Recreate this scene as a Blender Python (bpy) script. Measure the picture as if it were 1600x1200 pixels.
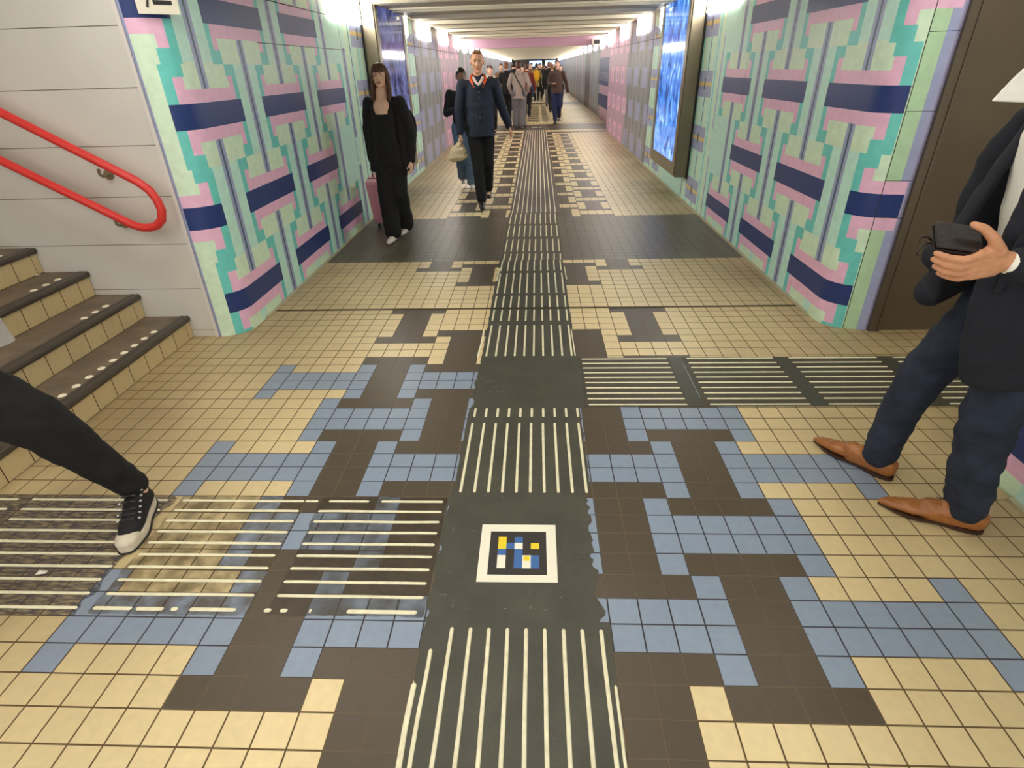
import bpy, bmesh, math, random
from mathutils import Vector, Matrix, noise
random.seed(7)
R = math.radians
S = bpy.context.scene
for o in list(bpy.data.objects):
    bpy.data.objects.remove(o)
COL = S.collection

# ------------------------------------------------------------------ camera
cam_d = bpy.data.cameras.new('camera'); cam = bpy.data.objects.new('camera', cam_d); COL.objects.link(cam)
cam_d.sensor_fit = 'HORIZONTAL'; cam_d.sensor_width = 36.0
cam_d.lens = 870.1158 / 1600 * 36.0
cam_d.clip_start = 0.05; cam_d.clip_end = 300
_p, _y, _r = .5169, -.0506, -.0288
cy, sy, cp, sp, cr, sr = math.cos(_y), math.sin(_y), math.cos(_p), math.sin(_p), math.cos(_r), math.sin(_r)
def _ray(u, v):
    u, v = cr*u + sr*v, -sr*u + cr*v
    x1, y2, z2 = u, -v, 1.0
    Yu = cp*y2 - sp*z2; z1 = sp*y2 + cp*z2
    return Vector((cy*x1 + sy*z1, -sy*x1 + cy*z1, Yu))
fw = _ray(0, 0).normalized(); rt = (_ray(1, 0) - _ray(0, 0)).normalized(); up = rt.cross(fw)
M = Matrix((rt, up, -fw)).transposed().to_4x4(); M.translation = (0.3668, -0.9791, 1.5558)
cam.matrix_world = M
S.camera = cam

# ------------------------------------------------------------------ world, exposure
W = bpy.data.worlds.new('world'); S.world = W; W.use_nodes = True
W.node_tree.nodes['Background'].inputs[0].default_value = (1.0, .985, .97, 1)
W.node_tree.nodes['Background'].inputs[1].default_value = 0.9
S.view_settings.view_transform = 'Standard'; S.view_settings.look = 'None'
S.view_settings.exposure = 0.48; S.view_settings.gamma = 1.0; S.view_settings.use_curve_mapping = False

# lights of the concourse ceiling are built with their fixtures (ceiling_light below)
CEIL_LIGHT = 10.5
WALL_LIGHT = 20.0

# ------------------------------------------------------------------ materials
def lin(c):
    return tuple(((x/255)/12.92 if x/255 <= .04045 else ((x/255+.055)/1.055)**2.4) for x in c) + (1,)
MATS = {}
def mat(name, rgb, rough=.6, metal=0.0, var=.0, vscale=8, bump=0.0, bscale=60, emit=0.0, stretch=None, alpha=None):
    if name in MATS: return MATS[name]
    m = bpy.data.materials.new(name); m.use_nodes = True; nt = m.node_tree; b = nt.nodes['Principled BSDF']
    c = lin(rgb); b.inputs['Base Color'].default_value = c
    b.inputs['Roughness'].default_value = rough; b.inputs['Metallic'].default_value = metal
    tc = nt.nodes.new('ShaderNodeTexCoord')
    def nz(scale, detail=4):
        n = nt.nodes.new('ShaderNodeTexNoise'); n.inputs['Scale'].default_value = scale; n.inputs['Detail'].default_value = detail
        if stretch:
            mp = nt.nodes.new('ShaderNodeMapping'); mp.inputs['Scale'].default_value = stretch
            nt.links.new(tc.outputs['Object'], mp.inputs[0]); nt.links.new(mp.outputs[0], n.inputs[0])
        else: nt.links.new(tc.outputs['Object'], n.inputs[0])
        return n
    if var:
        n = nz(vscale); mx = nt.nodes.new('ShaderNodeMix'); mx.data_type = 'RGBA'
        mx.inputs[6].default_value = tuple(x*(1-var) for x in c[:3]) + (1,)
        mx.inputs[7].default_value = tuple(min(1, x*(1+var*.8)) for x in c[:3]) + (1,)
        mr = nt.nodes.new('ShaderNodeMapRange'); mr.inputs[1].default_value = .3; mr.inputs[2].default_value = .7
        nt.links.new(n.outputs[0], mr.inputs[0]); nt.links.new(mr.outputs[0], mx.inputs[0]); nt.links.new(mx.outputs[2], b.inputs['Base Color'])
    if bump:
        n = nz(bscale, 6); bp = nt.nodes.new('ShaderNodeBump'); bp.inputs['Strength'].default_value = bump; bp.inputs['Distance'].default_value = .01
        nt.links.new(n.outputs[0], bp.inputs['Height']); nt.links.new(bp.outputs[0], b.inputs['Normal'])
    if emit:
        b.inputs['Emission Color'].default_value = c; b.inputs['Emission Strength'].default_value = emit
    if alpha is not None:
        lo, hi, sc = alpha
        n = nz(sc, 8); mr = nt.nodes.new('ShaderNodeMapRange'); mr.inputs[1].default_value = .35; mr.inputs[2].default_value = .65
        mr.inputs[3].default_value = lo; mr.inputs[4].default_value = hi
        nt.links.new(n.outputs[0], mr.inputs[0]); nt.links.new(mr.outputs[0], b.inputs['Alpha'])
    MATS[name] = m; return m

def tile_mat(name, rgb, grout, rough=.38, gw=.025, var=.06, dirt=0.0):
    """tiles: one UV square per tile, grout lines round the edge of it, a random tint per tile"""
    m = bpy.data.materials.new(name); m.use_nodes = True; nt = m.node_tree; b = nt.nodes['Principled BSDF']; N = nt.nodes.new; L = nt.links.new
    uv = N('ShaderNodeUVMap'); uv.uv_map = 'UVMap'; sx = N('ShaderNodeSeparateXYZ'); L(uv.outputs[0], sx.inputs[0])
    def edge(s):
        a = N('ShaderNodeMath'); a.operation = 'SUBTRACT'; a.inputs[1].default_value = .5; L(s, a.inputs[0])
        c = N('ShaderNodeMath'); c.operation = 'ABSOLUTE'; L(a.outputs[0], c.inputs[0]); return c.outputs[0]
    mxm = N('ShaderNodeMath'); mxm.operation = 'MAXIMUM'; L(edge(sx.outputs[0]), mxm.inputs[0]); L(edge(sx.outputs[1]), mxm.inputs[1])
    g = N('ShaderNodeMapRange'); g.inputs[1].default_value = .5-gw*1.25; g.inputs[2].default_value = .5-gw*.75; L(mxm.outputs[0], g.inputs[0])
    at = N('ShaderNodeAttribute'); at.attribute_name = 'rnd'
    tc = N('ShaderNodeTexCoord'); n = N('ShaderNodeTexNoise'); n.inputs['Scale'].default_value = 35; n.inputs['Detail'].default_value = 5; L(tc.outputs['Object'], n.inputs[0])
    n2 = N('ShaderNodeTexNoise'); n2.inputs['Scale'].default_value = 1.3; n2.inputs['Detail'].default_value = 6; L(tc.outputs['Object'], n2.inputs[0])
    hs = N('ShaderNodeHueSaturation'); hs.inputs['Color'].default_value = lin(rgb)
    v = N('ShaderNodeMath'); v.operation = 'MULTIPLY_ADD'; v.inputs[1].default_value = var; v.inputs[2].default_value = 1-var*.5; L(at.outputs['Fac'], v.inputs[0])
    v2 = N('ShaderNodeMath'); v2.operation = 'MULTIPLY_ADD'; v2.inputs[1].default_value = .22; L(n.outputs[0], v2.inputs[0])
    v3 = N('ShaderNodeMath'); v3.operation = 'SUBTRACT'; v3.inputs[1].default_value = .11; L(v.outputs[0], v3.inputs[0]); L(v3.outputs[0], v2.inputs[2])
    L(v2.outputs[0], hs.inputs['Value'])
    col = hs.outputs[0]
    if dirt:   # grime left of and right of the walked middle, patchy
        sp_ = N('ShaderNodeSeparateXYZ'); L(tc.outputs['Object'], sp_.inputs[0])
        a = N('ShaderNodeMath'); a.operation = 'SUBTRACT'; a.inputs[1].default_value = .3; L(sp_.outputs[0], a.inputs[0])
        c = N('ShaderNodeMath'); c.operation = 'ABSOLUTE'; L(a.outputs[0], c.inputs[0])
        e = N('ShaderNodeMapRange'); e.inputs[1].default_value = .7; e.inputs[2].default_value = 2.0; e.inputs[4].default_value = dirt; L(c.outputs[0], e.inputs[0])
        f = N('ShaderNodeMapRange'); f.inputs[1].default_value = .25; f.inputs[2].default_value = .6; f.inputs[3].default_value = .45; L(n2.outputs[0], f.inputs[0])
        k = N('ShaderNodeMath'); k.operation = 'MULTIPLY'; L(e.outputs[0], k.inputs[0]); L(f.outputs[0], k.inputs[1])
        md = N('ShaderNodeMix'); md.data_type = 'RGBA'; md.inputs[7].default_value = lin((122, 100, 66)); L(k.outputs[0], md.inputs[0]); L(col, md.inputs[6]); col = md.outputs[2]
    mx = N('ShaderNodeMix'); mx.data_type = 'RGBA'; mx.inputs[7].default_value = lin(grout); L(g.outputs[0], mx.inputs[0]); L(col, mx.inputs[6])
    L(mx.outputs[2], b.inputs['Base Color'])
    rr = N('ShaderNodeMapRange'); rr.inputs[3].default_value = rough; rr.inputs[4].default_value = .9; L(g.outputs[0], rr.inputs[0]); L(rr.outputs[0], b.inputs['Roughness'])
    iv = N('ShaderNodeMath'); iv.operation = 'MULTIPLY_ADD'; iv.inputs[1].default_value = -1; iv.inputs[2].default_value = 1; L(g.outputs[0], iv.inputs[0])
    bp = N('ShaderNodeBump'); bp.inputs['Strength'].default_value = .5; bp.inputs['Distance'].default_value = .002; L(iv.outputs[0], bp.inputs['Height']); L(bp.outputs[0], b.inputs['Normal'])
    return m

cream = tile_mat('cream_tile', (240, 218, 166), (98, 76, 44), dirt=.75)
blue = tile_mat('blue_tile', (144, 159, 178), (62, 58, 62), dirt=.22)
brown = tile_mat('brown_tile', (86, 75, 59), (112, 97, 76), gw=.016, dirt=.1)
slate = tile_mat('slate_tile', (98, 90, 76), (76, 68, 56), gw=.012, var=.12)
riser_tile = tile_mat('riser_tile', (206, 184, 138), (88, 62, 36), gw=.018, var=.1)

# ------------------------------------------------------------------ object helpers
def tag(o, label=None, cat=None, group=None, kind=None):
    if label: o['label'] = label
    if cat: o['category'] = cat
    if group: o['group'] = group
    if kind: o['kind'] = kind
    return o
def link(name, me, parent=None, mats=None, smooth=False):
    o = bpy.data.objects.new(name, me); COL.objects.link(o)
    for m in (mats or []): me.materials.append(m)
    if parent: o.parent = parent
    if smooth: me.polygons.foreach_set('use_smooth', [True]*len(me.polygons))
    return o
def empty(name, loc=(0, 0, 0), **k):
    o = bpy.data.objects.new(name, None); COL.objects.link(o); o.location = loc; o.empty_display_size = .1
    tag(o, **k); return o
def setpar(o, parent):
    """children keep their world place under a parent that stands at its base"""
    o.parent = parent; o.matrix_parent_inverse = Matrix.Translation(-parent.location) if parent.rotation_euler.z == 0 else parent.matrix_basis.inverted()
class MB:
    def __init__(s): s.v = []; s.f = []; s.m = []
    def add(s, vs, fs, mi=0):
        k = len(s.v); s.v += [tuple(v) for v in vs]; s.f += [tuple(i+k for i in f) for f in fs]; s.m += [mi]*len(fs)
    def box(s, x0, y0, z0, x1, y1, z1, mi=0):
        s.add([(x0,y0,z0),(x1,y0,z0),(x1,y1,z0),(x0,y1,z0),(x0,y0,z1),(x1,y0,z1),(x1,y1,z1),(x0,y1,z1)],
              [(0,3,2,1),(4,5,6,7),(0,1,5,4),(1,2,6,5),(2,3,7,6),(3,0,4,7)], mi)
    def tube(s, pts, r, n=12, closed=False, mi=0, rz=None):
        P = [Vector(p) for p in pts]; rings = []
        rr = r if isinstance(r, (list, tuple)) else [r]*len(P)
        prev = None
        for i, p in enumerate(P):
            a = P[i-1] if i or closed else P[0]; b = P[(i+1) % len(P)] if i < len(P)-1 or closed else P[-1]
            t = (b-a).normalized()
            ref = prev if prev is not None else (Vector((0,0,1)) if abs(t.z) < .9 else Vector((0,1,0)))
            u = (ref - t*ref.dot(t)).normalized(); w = t.cross(u); prev = u
            rings.append([p + (u*math.cos(2*math.pi*k/n) + w*math.sin(2*math.pi*k/n)*(rz or 1))*rr[i] for k in range(n)])
        vs = [q for g in rings for q in g]; fs = []
        m = len(P)
        for i in range(m if closed else m-1):
            for k in range(n):
                a, b = i*n+k, i*n+(k+1) % n; c, d = ((i+1) % m)*n+(k+1) % n, ((i+1) % m)*n+k
                fs.append((a, b, c, d))
        if not closed: fs += [tuple(range(n))[::-1], tuple((m-1)*n+k for k in range(n))]
        s.add(vs, fs, mi)
    def build(s, name, mats, parent=None, smooth=False, bevel=0):
        me = bpy.data.meshes.new(name); me.from_pydata(s.v, [], s.f)
        mats = mats if isinstance(mats, (list, tuple)) else [mats]
        o = link(name, me, None, mats, smooth)
        me.polygons.foreach_set('material_index', s.m)
        if parent: setpar(o, parent)
        if bevel:
            b = o.modifiers.new('bevel', 'BEVEL'); b.width = bevel; b.segments = 2; b.limit_method = 'ANGLE'
        return o

# ------------------------------------------------------------------ FLOOR
CR, BL, BR, SL = 0, 1, 2, 3
def near_tile(c, r):
    """c: column, r: row (row r spans Y=-0.1(r+1)..-0.1r). The carpet of interlocking I shapes, mirrored about the middle of the passage"""
    left = c < 3
    if c < 3: c = 5 - c
    m = r % 8
    fld = -20 <= r <= -1
    def bg(c):   # blue I shapes
        if not fld: return CR
        if m in (4, 7): return BL if c in (9, 12, 17) else CR
        if m in (5, 6): return BL if (3 <= c <= 9 or 12 <= c <= 17) else CR
        if m in (0, 3): return BL if c in (5, 8, 13) or 3 <= c <= 8 else CR
        return BL if 3 <= c <= 13 else CR
    if r < -29: return CR
    if r < -25 and c < 9: return CR
    if c <= 8:
        if c in (6, 7) and m in (7, 0, 1, 2, 3, 4): return BR
        if c in (5, 8) and m in (7, 4) and not (r == -25 and not left): return BR
        if c in (3, 4) and m in (7, 4): return BR
    if 9 <= c <= 12:
        if m in (3, 0): return BR
        if c in (10, 11) and m in (4, 5, 6, 7): return BR
    return bg(c)
def gate_tile(c, k):       # rows between the drain and the slate band
    if c < 3: c = 5 - c
    if c <= 8:
        if k in (5, 10): return BR
        if k in (6, 7, 8, 9) and c in (6, 7): return BR
    if 9 <= c <= 12:
        if k == 9: return BR
        if k in (10, 11) and c in (10, 11): return BR
    return CR
def far_tile(c, k):
    if c < 3: c = 5 - c
    if c <= 8:
        q = k % 8
        if q in (5, 6): return CR
        if q in (4, 7): return BR
        return BR if c in (6, 7) or c < 5 else CR
    if c <= 12:
        q = k % 8
        if q in (1, 2): return CR
        if q in (0, 3): return BR
        return BR if c in (10, 11) else CR
    return CR
fm = MB(); frnd = []
def trow(y0, y1, c0, c1, fn):
    for c in range(c0, c1):
        x0, x1 = c*.1, (c+1)*.1
        fm.add([(x0,y0,0),(x1,y0,0),(x1,y1,0),(x0,y1,0)], [(0,1,2,3)], fn(c)); frnd.append(random.random())
for r in range(-29, 16):
    trow(-.1*(r+1), -.1*r, -42 if r >= -25 else -17, 52 if r >= -25 else 26, lambda c: near_tile(c, r))
for k in range(12): trow(2.9+.0971*k, 2.9+.0971*(k+1), -17, 24, lambda c: gate_tile(c, k))
for k in range(17): trow(4.065+.1006*k, 4.065+.1006*(k+1), -17, 24, lambda c: SL)
k = 0
while 5.775+.096*k < 15.35:
    trow(5.775+.096*k, 5.775+.096*(k+1), -17, 24, lambda c: far_tile(c, k)); k += 1
y = 5.775+.096*k; far0 = y; k = 0
while y < 62:
    def fn(c):
        if k % 120 < 3 or 8 <= k % 120 < 26 or k % 120 == 30: return BR if c > -30 else CR
        return far_tile(c, k) if k % 120 > 34 else CR
    trow(y, y+.1, -20, 27, fn); y += .1; k += 1
me = bpy.data.meshes.new('floor'); me.from_pydata(fm.v, [], fm.f)
floor = link('floor', me, None, [cream, blue, brown, slate]); me.polygons.foreach_set('material_index', fm.m)
uvl = me.uv_layers.new(name='UVMap'); uvl.data.foreach_set('uv', [0.,0.,1.,0.,1.,1.,0.,1.]*len(fm.f))
at = me.attributes.new('rnd', 'FLOAT', 'FACE'); at.data.foreach_set('value', frnd)
tag(floor, kind='structure')

# ------------------------------------------------------------------ TACTILE PAVING
rib_m = mat('rib_cream', (250, 240, 204), .5, var=.12, vscale=30)
dark_m = mat('dark_coating', (74, 72, 60), .5, var=.22, vscale=6, bump=.25, bscale=45)
def rag(x, seed, a=.012):
    return a*(noise.noise(Vector((x*14, seed*7.3, 0))) + .6*noise.noise(Vector((x*40, seed, 3))))
def patch(name, x0, y0, x1, y1, m, z=.0015, ragx=(0, 0), ragy=(0, 0), parent=None, seed=1):
    """thin coating with ragged painted edges"""
    pts = []; n = 48
    def run(a, b): return [(a[0]+(b[0]-a[0])*i/n, a[1]+(b[1]-a[1])*i/n) for i in range(n)]
    loop = []
    for (px, py) in run((x0, y0), (x1, y0)): loop.append((px, py + rag(px, seed, ragy[0])))
    for (px, py) in run((x1, y0), (x1, y1)): loop.append((px + rag(py, seed+1, ragx[1]), py))
    for (px, py) in run((x1, y1), (x0, y1)): loop.append((px, py + rag(px, seed+2, ragy[1])))
    for (px, py) in run((x0, y1), (x0, y0)): loop.append((px + rag(py, seed+3, ragx[0]), py))
    cx, cy_ = (x0+x1)/2, (y0+y1)/2
    N_ = len(loop); vs = [(a, b, z) for a, b in loop] + [(a, b, 0.0002) for a, b in loop]
    fs = [tuple(range(N_))] + [(i, i+N_, (i+1) % N_+N_, (i+1) % N_) for i in range(N_)]
    b = MB(); b.add(vs, fs); return b.build(name, m, parent)
def rib(x0, y0, x1, y1, parent, w=.0125, h=.005, wob=0.0):
    b = MB(); n = 8; hw = w/2
    dx, dy = x1-x0, y1-y0; L_ = math.hypot(dx, dy); tx, ty = dx/L_, dy/L_; nx, ny = -ty, tx
    prof = [(-hw, .0016), (-hw*.7, h*.85), (0, h), (hw*.7, h*.85), (hw, .0016)]
    ns0 = max(2, int(L_/.06)); ts = [0, .006/L_] + [i/ns0 for i in range(1, ns0)] + [1-.006/L_, 1]; ns = len(ts)-1; vs = []; sd = random.random()*99
    for i in range(ns+1):
        t = ts[i]; s_ = .45 if i in (0, ns) else 1
        o_ = noise.noise(Vector((t*L_*6, sd, 0)))*wob
        for a, z in prof: vs.append((x0+dx*t+nx*(a*s_+o_), y0+dy*t+ny*(a*s_+o_), max(.0016, z*(s_ if s_ < 1 else 1))))
    fs = []
    for i in range(ns):
        for q in range(4): fs.append((i*5+q, i*5+q+1, (i+1)*5+q+1, (i+1)*5+q))
    fs += [(0, 1, 2, 3, 4), tuple(ns*5+q for q in (4, 3, 2, 1, 0))]
    b.add([Vector(v) for v in vs], fs); return b.build('rib', rib_m, parent)
def paving(loc, label): return empty('tactile_paving', loc, label=label, cat='tactile paving', group='tactile guide paving strips')
# near centre strip
t = paving((.3, -.2, 0), 'dark tactile strip with long cream ribs at the bottom centre, below the coded plate')
patch('base', .005, -1.2, .598, .205, dark_m, ragx=(.012, .004), parent=t, seed=3)
for k in range(1, 10): rib(.037+.0592*k - .002, -1.2, .037+.0592*k-.002, .178, t, wob=.0012)
rib(.037, -1.2, .037, .10, t, wob=.004); rib(.008, -1.2, .008, -.01, t, w=.016, wob=.006); rib(.59, -1.2, .59, -.005, t, w=.009, wob=.006)
# plate pad
t = paving((.3, .5, 0), 'plain dark coated junction pad under the coded plate')
patch('base', .0, .2055, .572, .8345, dark_m, ragx=(.016, .03), parent=t, seed=9)
wm = mat('worn_paint', (150, 146, 130), .7, var=.3, vscale=50, alpha=(0, .9, 60))
for _ in range(34):
    b = MB()
    x = random.uniform(.02, .55); y_ = random.choice([.3, .4, .5, .6, .7, .8, .25]) + random.uniform(-.004, .004); l = random.uniform(.01, .05); h_ = random.uniform(.0015, .004)
    if .14 < x < .45 and .34 < y_ < .66: continue
    if random.random() < .4: b.add([(x, y_, .0018), (x+h_, y_, .0018), (x+h_, y_+l, .0018), (x, y_+l, .0018)], [(0,1,2,3)])
    else: b.add([(x, y_, .0018), (x+l, y_, .0018), (x+l, y_+h_, .0018), (x, y_+h_, .0018)], [(0,1,2,3)])
    b.build('wear_mark', wm, t)
# mid strip
t = paving((.3, 1.1, 0), 'dark tactile strip with ten cream ribs between the coded plate and the upper junction pad')
patch('base', .012, .835, .592, 1.5, dark_m, ragx=(.004, .008), parent=t, seed=12)
for k in range(10): rib(.044+.059*k, .828, .044+.059*k, 1.356, t); rib(.047+.059*k, 1.41, .047+.059*k, 1.496, t)
t = paving((.3, 1.8, 0), 'plain dark coated pad where the centre strip meets the cross strip')
patch('base', .02, 1.5, .622, 2.085, dark_m, ragx=(.018, .004), parent=t, seed=15)
for (x, y_, l, h_) in [(.1,1.67,.09,.006),(.1,1.6,.09,.004),(.4,1.6,.09,.005),(.07,1.78,.05,.02),(.4,1.8,.05,.004),(.47,1.85,.02,.03),(.36,1.72,.02,.004)]:
    b = MB(); b.add([(x,y_,.0018),(x+l,y_,.0018),(x+l,y_+h_,.0018),(x,y_+h_*.4,.0018)], [(0,1,2,3)])
    b.build('wear_mark', wm, t)
# upper strip to the slate band
t = paving((.3, 3.0, 0), 'dark tactile strip with cream ribs crossing the drain in front of the slate band')
patch('base', .028, 2.085, .612, 4.065, dark_m, ragx=(.006, .004), parent=t, seed=18)
for k in range(10):
    x = .056+.0588*k
    for (a, c) in ((2.1, 2.575), (2.65, 2.86), (2.905, 3.145), (3.20, 3.695), (3.76, 4.06)): rib(x, a, x+.002, c, t)
rib(.008, 2.08, .012, 2.5, t, w=.013, wob=.006); rib(.606, 2.1, .603, 2.5, t, w=.008); rib(.035, 3.5, .038, 3.85, t, w=.016, wob=.003); rib(.622, 3.52, .618, 3.86, t, w=.01)
# over the slate band and onward
dark2 = mat('dark_coating_far', (108, 96, 88), .5, var=.15, vscale=5)
t = paving((.3, 4.9, 0), 'stretch of tactile strip lying across the slate band')
patch('base', .035, 4.065, .625, 5.98, mat('dark_coating_mid', (94, 86, 72), .5, var=.18, vscale=5), parent=t)
for k in range(10):
    x = .066+.0585*k
    for (a, c) in ((4.07, 4.275), (4.345, 4.785), (4.89, 5.355), (5.44, 5.945)): rib(x, a, x+.005, c, t)
t = paving((.33, 11, 0), 'long tactile strip running away down the tunnel beyond the slate band')
patch('base', .05, 5.98, .67, 16.4, dark2, parent=t)
for k in range(10):
    x = .078+.0585*k; rib(x, 5.99, x+.05, 16.2, t, w=.012)
b = MB()
for (x, l) in ((.27, .05), (.34, .09), (.47, .06)): b.box(x, 16.9, .002, x+l, 17.05, .006)
t2 = paving((.35, 17, 0), 'small dark pad with worn white blobs at the far end of the centre strip'); patch('base', .1, 16.4, .72, 17.6, dark2, parent=t2)
b.build('wear_mark', mat('white_wear', (235, 225, 205), .6), t2)
# right cross strip
pan = mat('dark_panel', (76, 70, 56), .5, var=.18, vscale=7, bump=.2, bscale=40)
padm = mat('dark_gap', (70, 69, 58), .45, var=.1, vscale=5)
for i, (a, c, lb) in enumerate([(.64, 1.155, 'first ribbed tactile panel of the right cross strip, touching the centre pad'),
                    (1.27, 1.785, 'second ribbed tactile panel of the right cross strip'),
                    (1.875, 2.39, 'third ribbed tactile panel of the right cross strip, left of the jeans legs'),
                    (2.48, 2.995, 'fourth ribbed tactile panel of the right cross strip, seen between the legs'),
                    (3.08, 3.6, 'fifth ribbed tactile panel at the right edge behind the standing man')]):
    t = paving(((a+c)/2, 1.8, 0), lb)
    patch('base', a-.03 if i else .622, 1.508, c+.08, 2.072, pan, ragy=(.002, .002), parent=t, seed=20+i)
    gx = [c+.03, c+.1][0]
    for k in range(10): rib(a, 1.529+.0584*k, c, 1.529+.0584*k, t, w=.011)
    patch('joint_strip', c+.01, 1.508, c+.08, 2.072, padm, z=.0019, parent=t)
# left cross strip: see-through, dirty resin panels over the tiles
r1 = mat('resin_violet', (84, 78, 84), .4, alpha=(.2, .85, 11), bump=.3, bscale=30, stretch=(2, 9, 1))
r2 = mat('resin_sand', (104, 88, 62), .4, alpha=(.08, .6, 14), bump=.3, bscale=30)
r3 = mat('resin_brown', (84, 74, 60), .3, alpha=(.15, .75, 8), bump=.3, bscale=30)
t = paving((-1.5, .5, 0), 'worn violet grey tactile panel at the left edge beside the black sneaker')
patch('base', -1.98, .2, -1.18, .795, r1, ragx=(.0, .03), ragy=(.008, .008), parent=t, seed=31)
for k in range(10):
    rib(-1.975, .231+.0598*k, -1.85, .231+.0598*k, t); rib(-1.79, .231+.0598*k, -1.19, .231+.0598*k, t)
t = paving((-.87, .5, 0), 'worn sandy tactile panel right of the black sneaker, tiles showing through')
patch('base', -1.14, .21, -.6, .795, r2, ragx=(.01, .01), ragy=(.005, .005), parent=t, seed=33)
for k in range(10):
    y_ = .231+.0597*k
    if k == 0:
        for a, c in ((-1.135, -1.0), (-.985, -.89), (-.865, -.84), (-.8, -.64)): rib(a, y_, c, y_, t, w=.015)
    else: rib(-1.13, y_, -.605, y_, t, wob=.002)
t = paving((-.27, .5, 0), 'worn brown tactile panel just left of the coded plate')
patch('base', -.53, .215, -.005, .795, r3, ragx=(.012, .002), ragy=(.006, .006), parent=t, seed=35)
for k in range(10):
    y_ = .231+.0597*k
    if k == 0:
        for a, c in ((-.545, -.52), (-.49, -.465), (-.39, -.384), (-.265, -.03)): rib(a, y_, c, y_, t, w=.016)
    elif k == 9:
        for a, c in ((-.6, -.545), (-.5, -.33), (-.28, -.02)): rib(a, y_, c, y_, t)
    else: rib(-.525, y_, -.018, y_, t, wob=.002)
# coded plate
pl = empty('floor_plate', (.3, .5, 0), label='white bordered square plate with yellow, blue and white blocks on black', cat='sign')
b = MB(); b.add([(.154,.359,.0018),(.438,.359,.0018),(.438,.638,.0018),(.154,.638,.0018),(.154,.359,.0035),(.438,.359,.0035),(.438,.638,.0035),(.154,.638,.0035)],
    [(4,5,6,7),(0,1,5,4),(1,2,6,5),(2,3,7,6),(3,0,4,7)]); b.build('border', mat('plate_white', (255, 250, 228), .5), pl)
pm = [mat('plate_black', (50, 44, 40), .5), mat('plate_yellow', (250, 222, 40), .5), mat('plate_blue', (62, 112, 176), .5), mat('plate_white', (255, 250, 228), .5), mat('plate_ochre', (232, 200, 40), .5)]
b = MB(); q = lambda x0, y0, x1, y1, z, mi: b.add([(x0,y0,z),(x1,y0,z),(x1,y1,z),(x0,y1,z)], [(0,1,2,3)], mi)
q(.19, .39, .401, .6, .0039, 0)
grid = ['Y.B..', 'YBW.Y', 'B.B..', 'W.BWB', 'W.BWB']
cs = .0305; gx0 = .2215; gy0 = .572
for j, row in enumerate(grid):
    for i, ch in enumerate(row):
        if ch == '.': continue
        q(gx0+i*cs, gy0-(j+1)*cs, gx0+(i+1)*cs, gy0-j*cs, .0043, {'Y': 1, 'B': 2, 'W': 3}[ch])
q(gx0+3*cs+.004, gy0-4*cs+.004, gx0+4*cs-.004, gy0-3*cs-.004, .0047, 1)
b.build('code_pattern', pm, pl)
# drain
b = MB(); b.box(-1.615, 2.876, .0005, 2.27, 2.882, .005); b.box(-1.615, 2.894, .0005, 2.27, 2.899, .004)
tag(b.build('trim_1', mat('drain_metal', (120, 108, 86), .4, metal=.8)), kind='structure')
b = MB(); b.box(-1.615, 2.882, .0004, 2.27, 2.894, .0015); tag(b.build('trim_2', mat('drain_dark', (58, 46, 34), .8)), kind='structure')
# litter
def scrap(x, y_, z, s, label):
    b = MB(); b.add([(x-s, y_-s*.5, z+.001), (x+s, y_-s*.3, z+.004), (x+s*.8, y_+s*.5, z+.001), (x-s*.6, y_+s*.3, z+.007)], [(0,1,3),(1,2,3)])
    return tag(b.build('paper_scrap', mat('paper', (245, 240, 225), .7)), label=label, cat='litter')
scrap(-1.425, .372, .0065, .02, 'small white paper scrap lying on the worn tactile ribs by the left edge')
scrap(-.62, 4.13, 0, .008, 'tiny white scrap on the slate band near its front edge')

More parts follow.
